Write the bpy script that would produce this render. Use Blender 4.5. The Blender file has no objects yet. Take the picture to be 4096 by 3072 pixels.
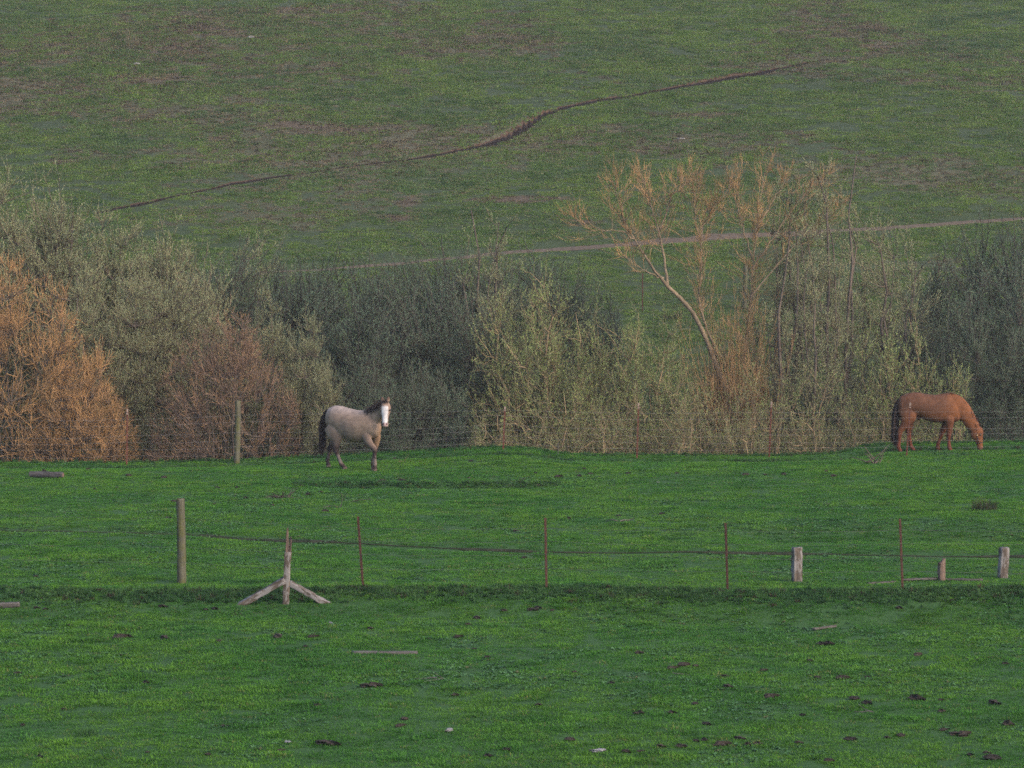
import bpy, bmesh, math, random
import numpy as np

# ------------------------------------------------------------------ camera
scene = bpy.context.scene
CAM_H = 8.2                      # eye height above the pasture
FPX = 12900.0                    # focal length in photo pixels (4096 wide)
HORIZ = 602.0                    # row of the level horizon in the photo
cam_d = bpy.data.cameras.new('camera')
cam = bpy.data.objects.new('camera', cam_d)
scene.collection.objects.link(cam)
scene.camera = cam
cam_d.sensor_width = 36.0
cam_d.lens = FPX / 4096 * 36
cam_d.clip_start = 0.5
cam_d.clip_end = 6000
PITCH = math.atan((1536 - HORIZ) / FPX)
cam.location = (0, 0, CAM_H)
cam.rotation_euler = (math.pi / 2 - PITCH, 0, 0)

# ------------------------------------------------------------------ light
SUN_EL, SUN_AZ = 34.0, 128.0     # soft veiled sun behind the camera's right shoulder (azimuth from +Y, clockwise)
world = bpy.data.worlds.new('World')
scene.world = world
world.use_nodes = True
wn = world.node_tree
sky = wn.nodes.new('ShaderNodeTexSky')
sky.sky_type = 'NISHITA'
sky.sun_disc = False
sky.sun_elevation = math.radians(SUN_EL)
sky.sun_rotation = math.radians(SUN_AZ)
sky.air_density = 0.85
sky.dust_density = 2.5
sky.ozone_density = 1.2
wn.links.new(sky.outputs[0], wn.nodes['Background'].inputs[0])
wn.nodes['Background'].inputs[1].default_value = 0.13
sun_d = bpy.data.lights.new('sun', 'SUN')
sun_d.energy = 0.75
sun_d.angle = math.radians(24)
sun_d.color = (1.0, 0.74, 0.5)
sun = bpy.data.objects.new('sun', sun_d)
scene.collection.objects.link(sun)
sun.rotation_euler = (math.radians(90 - SUN_EL), 0, math.radians(180 - SUN_AZ))
# sun direction check: the lamp's -Z must point away from (sin az, cos az)
_a, _e = math.radians(SUN_AZ), math.radians(SUN_EL)
import mathutils
_dir = mathutils.Vector((-math.sin(_a) * math.cos(_e), -math.cos(_a) * math.cos(_e), -math.sin(_e)))
sun.rotation_euler = _dir.to_track_quat('-Z', 'Y').to_euler()
scene.view_settings.view_transform = 'Standard'
scene.view_settings.look = 'None'
scene.view_settings.gamma = 1.0
scene.view_settings.use_curve_mapping = False
scene.view_settings.exposure = 1.28
scene.cycles.use_denoising = False
scene.cycles.max_bounces = 5
scene.cycles.diffuse_bounces = 2
scene.cycles.volume_bounces = 0
scene.cycles.use_adaptive_sampling = False
scene.cycles.filter_width = 1.6
scene.cycles.glossy_bounces = 1
scene.cycles.transmission_bounces = 2
scene.cycles.caustics_reflective = False
scene.cycles.caustics_refractive = False

# ------------------------------------------------------------------ helpers
R = np.random.default_rng(11)
K = 4096 / 2212.0                # measurements below were read off a 2212 px wide view
COL = scene.collection

def sstep(a, b, x):
    t = np.clip((x - a) / (b - a), 0, 1)
    return t * t * (3 - 2 * t)

def _hash(ix, iy, seed):
    h = (ix.astype(np.int64) * 374761393 + iy.astype(np.int64) * 668265263 + seed * 1442695041) & 0xffffffff
    h = ((h ^ (h >> 13)) * 1274126177) & 0xffffffff
    return ((h ^ (h >> 16)) & 0xffff) / 65535.0

def vnoise(x, y, s, seed=0):
    x = np.asarray(x, float) / s; y = np.asarray(y, float) / s
    ix, iy = np.floor(x), np.floor(y)
    fx, fy = x - ix, y - iy
    fx = fx * fx * (3 - 2 * fx); fy = fy * fy * (3 - 2 * fy)
    a = _hash(ix, iy, seed); b = _hash(ix + 1, iy, seed)
    c = _hash(ix, iy + 1, seed); d = _hash(ix + 1, iy + 1, seed)
    return (a * (1 - fx) + b * fx) * (1 - fy) + (c * (1 - fx) + d * fx) * fy

def fbm(x, y, s, seed=0, oct=3):
    v, a, t = 0, 1.0, 0
    for k in range(oct):
        v = v + a * vnoise(x, y, s / 2 ** k, seed + k); t += a; a *= 0.5
    return v / t

def tag(o, label=None, cat=None, group=None, kind=None):
    if label: o['label'] = label
    if cat: o['category'] = cat
    if group: o['group'] = group
    if kind: o['kind'] = kind
    return o

def empty(name, loc=(0, 0, 0), rz=0, scale=1.0):
    o = bpy.data.objects.new(name, None)
    o.empty_display_size = 0.2
    o.location = loc; o.rotation_euler = (0, 0, rz); o.scale = (scale,) * 3
    COL.objects.link(o)
    return o

def mesh_np(name, v, f, smooth=False):
    """mesh from an (n,3) array and a list of (m,k) face index arrays"""
    me = bpy.data.meshes.new(name)
    if not isinstance(f, (list, tuple)): f = [f]
    f = [np.asarray(a, np.int32) for a in f if len(a)]
    me.vertices.add(len(v)); me.vertices.foreach_set('co', np.asarray(v, np.float32).ravel())
    loops = np.concatenate([a.ravel() for a in f])
    sizes = np.concatenate([np.full(len(a), a.shape[1], np.int32) for a in f])
    me.loops.add(len(loops)); me.loops.foreach_set('vertex_index', loops)
    me.polygons.add(len(sizes))
    me.polygons.foreach_set('loop_start', np.concatenate([[0], np.cumsum(sizes)[:-1]]).astype(np.int32))
    if smooth: me.polygons.foreach_set('use_smooth', np.ones(len(sizes), bool))
    me.update(calc_edges=True)
    return me

def put(name, me, mat=None, parent=None):
    if mat and not me.materials: me.materials.append(mat)
    o = bpy.data.objects.new(name, me)
    COL.objects.link(o)
    if parent: o.parent = parent
    return o

def vcol(me, name, arr):
    at = me.attributes.new(name, 'FLOAT_COLOR' if arr.ndim == 2 else 'FLOAT', 'POINT')
    if arr.ndim == 2:
        a = np.ones((len(arr), 4), np.float32); a[:, :3] = arr
        at.data.foreach_set('color', a.ravel())
    else:
        at.data.foreach_set('value', arr.astype(np.float32))

# ---- node material helper
class NT:
    def __init__(s, name):
        s.m = bpy.data.materials.new(name); s.m.use_nodes = True
        s.t = s.m.node_tree; s.t.nodes.clear()
        s.out = s.t.nodes.new('ShaderNodeOutputMaterial')
    def n(s, typ, **kw):
        nd = s.t.nodes.new('ShaderNode' + typ)
        for k, v in kw.items():
            if k.startswith('i_'):
                key = k[2:]
                nd.inputs[int(key) if key.isdigit() else key.replace('_', ' ')].default_value = v
            else: setattr(nd, k, v)
        return nd
    def l(s, a, b): s.t.links.new(a, b)
    def noise(s, vec, scale, detail=3, rough=0.55, dist=0.0):
        nd = s.n('TexNoise'); nd.inputs['Scale'].default_value = scale
        nd.inputs['Detail'].default_value = detail; nd.inputs['Roughness'].default_value = rough
        nd.inputs['Distortion'].default_value = dist
        if vec is not None: s.l(vec, nd.inputs['Vector'])
        return nd.outputs['Fac']
    def ramp(s, fac, stops):
        nd = s.n('ValToRGB'); e = nd.color_ramp.elements
        while len(e) < len(stops): e.new(0.5)
        for el, (p, c) in zip(e, stops):
            el.position = p; el.color = (*c, 1) if len(c) == 3 else c
        s.l(fac, nd.inputs[0]); return nd.outputs[0]
    def mix(s, fac, a, b, mode='MIX'):
        nd = s.n('Mix', data_type='RGBA', blend_type=mode)
        for sock, v in ((nd.inputs[0], fac), (nd.inputs[6], a), (nd.inputs[7], b)):
            if hasattr(v, 'is_linked'): s.l(v, sock)
            elif isinstance(v, (int, float)): sock.default_value = v
            else: sock.default_value = (*v, 1)
        return nd.outputs[2]
    def math(s, op, a, b=0.0, clamp=False):
        nd = s.n('Math', operation=op, use_clamp=clamp)
        for sock, v in ((nd.inputs[0], a), (nd.inputs[1], b)):
            if hasattr(v, 'is_linked'): s.l(v, sock)
            else: sock.default_value = v
        return nd.outputs[0]
    def pos(s): return s.n('NewGeometry').outputs['Position']
    def objco(s): return s.n('TexCoord').outputs['Object']
    def scaled(s, vec, sx, sy, sz):
        nd = s.n('Mapping'); nd.inputs['Scale'].default_value = (sx, sy, sz); s.l(vec, nd.inputs[0]); return nd.outputs[0]
    def rnd(s): return s.n('ObjectInfo').outputs['Random']
    def attr(s, name): return s.n('Attribute', attribute_name=name)
    def bsdf(s, col, rough=0.8, spec=0.2, bump=None, bstr=0.3, bdist=0.02, trans=0.0):
        b = s.n('BsdfPrincipled'); b.inputs['Specular IOR Level'].default_value = spec
        if hasattr(col, 'is_linked'): s.l(col, b.inputs['Base Color'])
        else: b.inputs['Base Color'].default_value = (*col, 1)
        if hasattr(rough, 'is_linked'): s.l(rough, b.inputs['Roughness'])
        else: b.inputs['Roughness'].default_value = rough
        if bump is not None:
            bn = s.n('Bump'); bn.inputs['Strength'].default_value = bstr; bn.inputs['Distance'].default_value = bdist
            s.l(bump, bn.inputs['Height']); s.l(bn.outputs[0], b.inputs['Normal'])
        last = b.outputs[0]
        if trans > 0:
            t = s.n('BsdfTranslucent')
            if hasattr(col, 'is_linked'): s.l(col, t.inputs[0])
            else: t.inputs[0].default_value = (*col, 1)
            mx = s.n('MixShader'); mx.inputs[0].default_value = trans
            s.l(last, mx.inputs[1]); s.l(t.outputs[0], mx.inputs[2]); last = mx.outputs[0]
        s.l(last, s.out.inputs[0]); return s.m

# ------------------------------------------------------------------ terrain
def flat(px, py, z=0.0):
    """point of the level plane z seen at photo position (2212-wide reading)"""
    Y = (CAM_H - z) * FPX / (py * K - HORIZ)
    return (px * K - 2048) / FPX * Y, Y

_edge_x = np.array([-200, 0, 300, 500, 700, 850, 1000, 1090, 1150, 1215, 1260, 1400, 1700, 1950, 2212, 2500])
_edge_y = np.array([1000, 1000, 1000, 997, 988, 978, 970, 966, 970, 981, 984, 985, 985, 982, 976, 976])
EDGE_X = (_edge_x * K - 2048) / FPX * 88
EDGE_Z = CAM_H - (_edge_y * K - HORIZ) / (FPX / 88)
_rut = np.array([flat(x, y) for x, y in [(-250, 1147), (0, 1150), (400, 1157), (600, 1171), (770, 1178), (1000, 1190), (1250, 1195), (1500, 1197), (1800, 1200), (2212, 1208), (2500, 1212)]])
_py = np.arange(80, 1500, 0.5)
_pz = np.interp(_py, [80, 94, 100, 107, 113, 120, 135, 150, 200, 300, 420, 600, 1500],
                [-2.3, -2.3, -2.2, -0.8, 1.0, 2.3, 5.2, 8.2, 18.2, 37, 54, 66, 75])
_k = np.exp(-np.linspace(-2, 2, 17) ** 2); _k /= _k.sum()
_pz = np.convolve(np.pad(_pz, 8, mode='edge'), _k, 'valid')

def polyd(pts, x, y):
    """signed distance-like y offset from a polyline that is a function of x"""
    return y - np.interp(x, pts[:, 0], pts[:, 1])

def bank_edge(x): return 59.5 + 1.1 * (fbm(x, 0 * x, 5, 21, 3) - 0.5)

def terrain0(x, y):
    x = np.asarray(x, float); y = np.asarray(y, float)
    n_big = fbm(x, y, 14, 3, 2) - 0.5
    n_mid = fbm(x, y, 3.0, 9, 3) - 0.5
    f = 0.16 * n_big * sstep(30, 45, y) + 0.07 * n_mid
    # bank below the near fence
    e = bank_edge(x)
    f = f - (0.14 + 0.18 * vnoise(x, 0 * x, 6, 22)) * (1 - sstep(e - 2.2, e, y) ** .6) + 0.05 * np.exp(-((y - e - 0.3) / 0.5) ** 2)
    # trodden rut across the field
    d = polyd(_rut, x, y) + 0.25 * (vnoise(x, 0 * x, 2.0, 5) - 0.5)
    f = f + (0.02 + 0.05 * vnoise(x, 0 * x, 2.2, 6)) * sstep(-0.02, 0.22, d) * np.exp(-np.clip(d - 0.22, 0, None) / 2.5) - 0.04 * np.exp(-((d + 0.15) / 0.25) ** 2)
    # hollow edge in front of the standing horse
    xc, yc = -2.2, 79.3
    w = sstep(-5.6, -3.6, x) * (1 - sstep(0.0, 1.6, x))
    e2 = yc + 0.35 * (vnoise(x, 0 * x, 1.7, 33) - 0.5)
    f = f - 0.15 * w * np.exp(-np.clip(e2 - y, 0, None) / 1.2) * (1 - sstep(e2 - 0.5, e2 + 0.05, y))
    # gentle dip in the right field
    f = f - 0.22 * sstep(4, 6, x) * np.exp(-((y - 68.5) / 1.3) ** 2)
    ez = np.interp(x, EDGE_X, EDGE_Z)
    t = sstep(82, 87.6, y)
    f = f * (1 - 0.75 * t) + (ez - 0.03) * t
    lip = 88.4 + 2.9 * sstep(8.6, 10.4, x) + 0.5 * (vnoise(x, 0 * x, 2.2, 44) - 0.5)
    f = f - 0.10 * np.exp(-((y - (lip - 1.6)) / 0.5) ** 2) * (0.4 + vnoise(x, 0 * x, 1.5, 2))
    g = np.interp(y, _py, _pz) + 1.1 * (fbm(x, y, 30, 51, 3) - 0.5) * sstep(112, 150, y) + 0.22 * (fbm(x, y, 3.4, 61, 3) - 0.5) * sstep(105, 125, y)
    b = sstep(lip, lip + 5.0, y)
    return f * (1 - b) + g * b

def hit(px, py, fn=terrain0):
    """where the line of sight through a photo position meets the ground"""
    Y = np.arange(36, 420, 0.02)
    X = (px * K - 2048) / FPX * Y
    Zr = CAM_H - (py * K - HORIZ) / FPX * Y
    d = Zr - fn(X, Y)
    i = np.argmax(d < 0)
    return float(X[i]), float(Y[i])

# hillside ditch and trail follow the slope
DITCH = np.array([hit(x, y) for x, y in [(205, 462), (300, 442), (400, 420), (500, 398), (620, 380), (760, 360), (900, 343), (960, 333), (1040, 316), (1100, 296), (1140, 272), (1170, 252), (1210, 236), (1290, 219), (1400, 201), (1500, 184), (1600, 166), (1700, 147), (1790, 130)]])
TRAIL = np.array([hit(x, y) for x, y in [(560, 584), (640, 580), (760, 572), (860, 565), (940, 556), (1040, 547), (1180, 536), (1300, 528), (1400, 520), (1500, 512), (1650, 504), (1800, 494), (2000, 482), (2212, 468), (2400, 455)]])

def ditch_w(x):
    return np.interp(x, DITCH[:, 0], 0.015 + 0.16 * np.array([.25, .5, .3, .45, .15, .05, .2, .7, .8, 1.8, 2.5, 1.5, .7, .6, .3, 1.0, 1.1, .6, .0]), left=0, right=0)

def terrain(x, y):
    z = terrain0(x, y)
    x = np.asarray(x, float); y = np.asarray(y, float)
    d = polyd(DITCH, x, y)
    w = ditch_w(x)
    z = z + np.where(w > 0, 1.1 * w * sstep(-0.05, 0.3, d) * np.exp(-np.clip(d - 0.3, 0, None) / 2.5) - 0.35 * w * np.exp(-((d + 0.3) / (0.25 + w)) ** 2), 0)
    d = polyd(TRAIL, x, y)
    z = z - 0.10 * np.exp(-(d / 0.7) ** 4) * (x > TRAIL[0, 0])
    return z

def tz(x, y): return float(terrain(np.array([x]), np.array([y]))[0])
def at(px, py):
    x, y = hit(px, py, terrain); return x, y, tz(x, y)
def atY(px, Y):
    x = (px * K - 2048) / FPX * Y; return x, Y, tz(x, Y)
def zat(py, Y): return CAM_H - (py * K - HORIZ) / FPX * Y

def axis(parts):
    out = []
    for a, b, s in parts: out.append(np.arange(a, b, s))
    return np.concatenate(out)
gx = axis([(-900, -120, 30), (-120, -44, 4), (-44, -20, 0.5), (-20, 20, 0.25), (20, 44, 0.5), (44, 120, 4), (120, 901, 30)])
gy = axis([(-300, 20, 20), (20, 38, 2), (38, 57, 0.3), (57, 93, 0.2), (93, 124, 0.5), (124, 134, 0.3), (134, 178, 0.22), (178, 230, 0.6), (230, 420, 6), (420, 1401, 35)])
GX, GY = np.meshgrid(gx, gy)
gv = np.stack([GX.ravel(), GY.ravel(), terrain(GX.ravel(), GY.ravel())], 1)
ny, nx = GX.shape
ii = (np.arange(ny - 1)[:, None] * nx + np.arange(nx - 1)[None]).ravel()
def gridz(x, y):
    """height of the ground mesh itself (bilinear between its vertices)"""
    i = np.clip(np.searchsorted(gx, x) - 1, 0, nx - 2); j = np.clip(np.searchsorted(gy, y) - 1, 0, ny - 2)
    fx = (x - gx[i]) / (gx[i + 1] - gx[i]); fy = (y - gy[j]) / (gy[j + 1] - gy[j]); Z = gv[:, 2].reshape(ny, nx)
    return (Z[j, i] * (1 - fx) + Z[j, i + 1] * fx) * (1 - fy) + (Z[j + 1, i] * (1 - fx) + Z[j + 1, i + 1] * fx) * fy
gm = mesh_np('ground', gv, np.stack([ii, ii + 1, ii + nx + 1, ii + nx], 1), True)

# bare earth: worn spots on the hill (photo reading x, y, half width in m, half depth in m)
BARE = [(h, wx, wy) for h, wx, wy in [
    (hit(485, 300), 0.7, 1.0), (hit(420, 62), 3.2, 3.5), (hit(300, 170), 3.4, 1.6), (hit(390, 110), 2.2, 3.4), (hit(700, 275), 4.5, 1.6),
    (hit(1450, 325), 0.9, 1.4), (hit(1385, 325), 0.8, .6), (hit(1960, 174), 1.1, 0.7), (hit(1900, 104), 1.4, 1.6), (hit(1885, 62), 1.2, 0.8), (hit(145, 348), .8, .8),
    (hit(650, 20), 1.5, 1.5), (hit(1480, 250), 2.0, 1.0), (hit(860, 470), 1.0, 1.2), (hit(1120, 430), 2.2, .8), (hit(880, 440), 0.7, 2.2), (hit(1260, 480), 1.2, .8)]]
def bare_hill(x, y):
    s = np.zeros_like(np.asarray(x, float))
    wob = 1.5 * (fbm(x, y, 1.6, 71, 3) - 0.5)
    for (cx, cy), wx, wy in BARE:
        r = np.sqrt(((x - cx) / wx) ** 2 + ((y - cy) / wy) ** 2)
        s = np.maximum(s, sstep(1.25, 0.35, r + wob))
    return s
def dry_hill(x, y):
    """0 lush .. 1 dead thatch; lush low on the hill, worn to the upper left"""
    v = fbm(x, y, 9, 81, 4)
    base = 0.30 * sstep(118, 150, y) + 0.10 * sstep(5, -20, x) * sstep(120, 165, y)
    return np.clip((v - 0.76 + base) * 2.2 + 0.35 * (vnoise(x, y, 0.8, 91) - .5), 0, 1)
vcol(gm, 'bare', np.where(gv[:, 1] > 105, bare_hill(gv[:, 0], gv[:, 1]), 0.0))
vcol(gm, 'dry', np.where(gv[:, 1] > 105, dry_hill(gv[:, 0], gv[:, 1]), 0.0))

m = NT('ground_soil')
P = m.pos()
n1 = m.noise(P, 2.2, 5); n2 = m.noise(P, 11, 4)
ysep = m.n('SeparateXYZ'); m.l(P, ysep.inputs[0])
hillf = m.math('MULTIPLY', m.math('SUBTRACT', ysep.outputs[1], 100.0), 0.1, True)
green = m.mix(hillf, m.ramp(n1, [(0.3, (0.030, 0.076, 0.023)), (0.7, (0.046, 0.104, 0.029))]), m.ramp(n1, [(0.3, (0.038, 0.055, 0.026)), (0.7, (0.057, 0.080, 0.036))]))
thatch = m.ramp(n2, [(0.25, (0.085, 0.08, 0.052)), (0.75, (0.16, 0.145, 0.095))])
soil = m.ramp(n2, [(0.25, (0.055, 0.042, 0.03)), (0.8, (0.145, 0.115, 0.08))])
c = m.mix(m.attr('dry').outputs['Fac'], green, thatch)
c = m.mix(m.attr('bare').outputs['Fac'], c, soil)
M_GROUND = m.bsdf(c, 0.95, 0.1, bump=n2, bstr=0.6, bdist=0.05)
ground = tag(put('ground', gm, M_GROUND), kind='structure')

# ---- trail and ditch bed as earth strips that follow the ground
m = NT('trail_earth'); P = m.pos(); n2 = m.noise(P, 6, 5)
M_TRAIL = m.bsdf(m.ramp(n2, [(0.25, (0.075, 0.06, 0.044)), (0.75, (0.155, 0.12, 0.09))]), 0.95, 0.1, bump=n2, bstr=0.5, bdist=0.05)
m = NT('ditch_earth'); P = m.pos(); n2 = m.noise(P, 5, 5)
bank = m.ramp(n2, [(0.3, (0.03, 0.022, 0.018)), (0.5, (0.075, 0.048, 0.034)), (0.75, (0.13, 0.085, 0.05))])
M_DITCH = m.bsdf(m.mix(m.attr('bank').outputs['Fac'], (0.016, 0.012, 0.011), bank), 0.95, 0.1, bump=n2, bstr=0.6, bdist=0.08)  # floor nearly black: wet mud with the trench's shade put into its colour

def strip(name, pts, wfun, mat, lift, nseg, rows, seed, wob=0.6, hi_w=None):
    t = np.linspace(pts[0, 0], pts[-1, 0], nseg)
    c = np.interp(t, pts[:, 0], pts[:, 1])
    a = np.linspace(-1, 1, rows)
    w = wfun(t)
    lo = w * (1.05 - wob / 2 + wob * fbm(t, t * 0, 0.9, seed, 3)); hi = (w if hi_w is None else hi_w) * (1.05 - wob / 2 + wob * fbm(t, t * 0, 0.9, seed + 7, 3))
    Yv = c[None] + np.where(a[:, None] < 0, a[:, None] * lo[None], a[:, None] * hi[None])
    Xv = np.repeat(t[None], rows, 0)
    edge = (1 - np.abs(a))[:, None]
    Zv = gridz(Xv.ravel(), Yv.ravel()).reshape(Xv.shape) + lift * np.clip(edge * 4, 0, 1) + 0.01
    v = np.stack([Xv.ravel(), Yv.ravel(), Zv.ravel()], 1)
    i = (np.arange(rows - 1)[:, None] * nseg + np.arange(nseg - 1)[None]).ravel()
    me = mesh_np(name, v, np.stack([i, i + 1, i + nseg + 1, i + nseg], 1), True)
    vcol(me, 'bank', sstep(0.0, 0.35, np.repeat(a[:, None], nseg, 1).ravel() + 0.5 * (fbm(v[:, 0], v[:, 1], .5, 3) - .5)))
    return tag(put(name, me, mat), kind='structure')
trail_w = lambda x: 0.48 * np.interp(x, TRAIL[:, 0], [.1, .25, .4, .5, .5, .6, .65, .9, 1.0, 1.0, .9, .8, .6, .5, .5])
strip('path', TRAIL, trail_w, M_TRAIL, 0.03, 420, 7, 5)
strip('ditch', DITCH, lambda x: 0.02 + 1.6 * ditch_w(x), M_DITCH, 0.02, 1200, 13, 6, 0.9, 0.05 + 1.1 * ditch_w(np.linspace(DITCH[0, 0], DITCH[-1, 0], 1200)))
m = NT('rut_shade_mud'); n2 = m.noise(m.pos(), 4, 4)  # dark mud colour also paints the shadow line of the rut's low step
_tt = np.linspace(_rut[0, 0], _rut[-1, 0], 1600)
_brk = sstep(.32, .55, vnoise(_tt, 0 * _tt, 2.6, 13))
strip('rut', _rut, lambda x: 0.012 + 0.05 * _brk, m.bsdf(m.ramp(n2, [(.3, (0.016, 0.022, 0.011)), (.7, (0.045, 0.046, 0.028))]), .95, .1), 0.012, 1600, 7, 9, 0.9, 0.015 + 0.13 * _brk * vnoise(_tt, 0 * _tt, .8, 12))
# ------------------------------------------------------------------ grass (stuff)
def blades(seed, n, r, h0, h1, w, lean=0.5, curl=0.3):
    g = np.random.default_rng(seed)
    ang = g.uniform(0, 2 * np.pi, n); rad = r * np.sqrt(g.uniform(0, 1, n))
    base = np.stack([rad * np.cos(ang), rad * np.sin(ang), np.full(n, -0.015)], 1)
    h = g.uniform(h0, h1, n); da = ang + g.normal(0, 0.9, n)
    out = np.stack([np.cos(da), np.sin(da), 0 * da], 1)
    ln = np.abs(g.normal(lean, 0.25, n))[:, None]
    side = np.stack([-np.sin(da + g.normal(0, .5, n)), np.cos(da), 0 * da], 1) * (w * g.uniform(.6, 1.2, n))[:, None]
    up = np.array([0, 0, 1.0])[None] * h[:, None]
    mid = base + up * 0.6 + out * ln * h[:, None] * 0.4
    tip = base + up * (1 - curl * ln) + out * ln * h[:, None]
    v = np.stack([base - side / 2, base + side / 2, mid + side * .42, mid - side * .42, tip], 1).reshape(-1, 3)
    k = np.arange(n)[:, None] * 5
    return v, [k + np.array([[0, 1, 2, 3]]), k + np.array([[3, 2, 4]])]

def leaves_rosette(seed, n, r, h, lw):
    g = np.random.default_rng(seed); V = []; F = []
    for i in range(n):
        a = g.uniform(0, 2 * np.pi); L = r * g.uniform(.6, 1.2); e = g.uniform(0.2, 1.1)
        d = np.array([math.cos(a) * math.cos(e), math.sin(a) * math.cos(e), math.sin(e) * h / r])
        s = np.array([-math.sin(a), math.cos(a), g.uniform(-.3, .3)]) * lw * g.uniform(.7, 1.2)
        b = np.array([g.normal(0, r * .35), g.normal(0, r * .35), 0])
        k = len(V)
        V += [b, b + d * L * .5 + s, b + d * L * np.array([1, 1, .75]), b + d * L * .5 - s]
        F.append([k, k + 1, k + 2, k + 3])
    return np.array(V), [np.array(F)]

PROTO = {}
def proto_set(key, meshes, mat):
    c = bpy.data.collections.new('proto_' + key)
    for i, (v, f) in enumerate(meshes):
        me = mesh_np('%s_%d' % (key, i), v, f); me.materials.append(mat)
        c.objects.link(bpy.data.objects.new('%s_%02d' % (key, i), me))
    PROTO[key] = c
    return c

def scatter(name, pts, scale, key, label, cat, tilt=0.0):
    n = len(pts); g = np.random.default_rng(n)
    me = bpy.data.meshes.new(name); me.vertices.add(n)
    me.vertices.foreach_set('co', np.asarray(pts, np.float32).ravel()); me.update()
    vcol(me, 'sc', np.asarray(scale)); vcol(me, 'rz', g.uniform(0, 6.283, n)); vcol(me, 'pi', g.integers(0, len(PROTO[key].objects), n).astype(float))
    o = tag(put(name, me), label, cat, kind='stuff')
    ng = bpy.data.node_groups.new(name, 'GeometryNodeTree')
    ng.interface.new_socket('Geometry', in_out='INPUT', socket_type='NodeSocketGeometry')
    ng.interface.new_socket('Geometry', in_out='OUTPUT', socket_type='NodeSocketGeometry')
    N = ng.nodes.new; L = ng.links.new
    gi, go = N('NodeGroupInput'), N('NodeGroupOutput')
    ci = N('GeometryNodeCollectionInfo'); ci.inputs['Collection'].default_value = PROTO[key]
    ci.inputs['Separate Children'].default_value = True; ci.inputs['Reset Children'].default_value = True
    ip = N('GeometryNodeInstanceOnPoints'); ip.inputs['Pick Instance'].default_value = True
    def na(nm):
        a = N('GeometryNodeInputNamedAttribute'); a.data_type = 'FLOAT'; a.inputs['Name'].default_value = nm; return a.outputs[0]
    cx = N('ShaderNodeCombineXYZ'); L(na('rz'), cx.inputs[2])
    er = N('FunctionNodeEulerToRotation'); L(cx.outputs[0], er.inputs[0])
    L(gi.outputs[0], ip.inputs['Points']); L(ci.outputs[0], ip.inputs['Instance'])
    L(na('pi'), ip.inputs['Instance Index']); L(er.outputs[0], ip.inputs['Rotation']); L(na('sc'), ip.inputs['Scale'])
    L(ip.outputs[0], go.inputs[0])
    o.modifiers.new('grass', 'NODES').node_group = ng
    return o

def grass_mat(name, cols, dryc, dry=0.0, big=0.22, trans=0.42):
    m = NT(name); P = m.pos()
    c = m.ramp(m.noise(P, big, 4, 0.6), [(0.32 + 0.12 * i, col) for i, col in enumerate(cols)])
    c2 = m.ramp(m.noise(P, big * 6, 3, 0.6), [(0.36, (0.68, 0.74, 0.72)), (0.5, (1.0, 1.0, 1.0)), (0.64, (1.25, 1.17, 1.08))])
    c = m.mix(1.0, c, c2, 'MULTIPLY')
    r = m.rnd()
    c = m.mix(1.0, c, m.ramp(r, [(0, (0.78, 0.80, 0.78)), (0.5, (1, 1, 1)), (1, (1.22, 1.18, 1.14))]), 'MULTIPLY')
    if dry > 0:
        c = m.mix(m.math('LESS_THAN', m.math('FRACT', m.math('MULTIPLY', r, 37.7)), dry), c, dryc)
    return m.bsdf(c, 0.75, 0.15, trans=trans)

M_FIELD = grass_mat('field_grass', [(0.055, 0.173, 0.029), (0.067, 0.202, 0.029), (0.103, 0.246, 0.029), (0.060, 0.189, 0.038)], (0.179, 0.213, 0.059), 0.03)
M_WEED = grass_mat('broad_weed', [(0.053, 0.134, 0.054), (0.075, 0.170, 0.073), (0.063, 0.154, 0.054)], (0.095, 0.106, 0.049), 0.02, trans=0.2)
M_DARKW = grass_mat('bank_weed', [(0.041, 0.102, 0.036), (0.053, 0.128, 0.042), (0.060, 0.132, 0.040)], (0.075, 0.064, 0.036), 0.06)
M_HILL = grass_mat('hill_grass', [(0.128, 0.208, 0.071), (0.152, 0.240, 0.068), (0.184, 0.280, 0.065), (0.134, 0.215, 0.081)], (0.246, 0.240, 0.113), 0.16, big=0.10)
M_DRY = grass_mat('dead_grass', [(0.145, 0.121, 0.077), (0.198, 0.162, 0.104), (0.170, 0.135, 0.088)], (0.054, 0.041, 0.028), 0.15, big=0.3, trans=0.15)

proto_set('turf', [blades(s, 15, 0.09, 0.025, 0.065, 0.012, 0.8) for s in range(6)], M_FIELD)
proto_set('weed', [leaves_rosette(20 + s, 11, 0.055, 0.05, 0.016) for s in range(5)], M_WEED)
proto_set('bankweed', [leaves_rosette(40 + s, 16, 0.09, 0.14, 0.02) for s in range(4)] + [blades(50 + s, 16, 0.07, 0.10, 0.2, 0.012, 0.5) for s in range(3)], M_DARKW)
proto_set('hillturf', [blades(60 + s, 18, 0.21, 0.05, 0.12, 0.03, 0.8) for s in range(6)], M_HILL)
proto_set('deadturf', [blades(80 + s, 18, 0.20, 0.05, 0.15, 0.024, 0.8) for s in range(6)], M_DRY)

def sample(n, y0, y1, margin, seed):
    """points spread evenly over the ground strip the camera overlooks, with a margin to both sides"""
    g = np.random.default_rng(seed)
    w1 = 0.160 * y1 + margin
    x = g.uniform(-w1, w1, n); y = g.uniform(y0, y1, n)
    k = np.abs(x) < 0.160 * y + margin
    return x[k], y[k], g
def on_ground(x, y): return np.stack([x, y, gridz(x, y)], 1)

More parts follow.
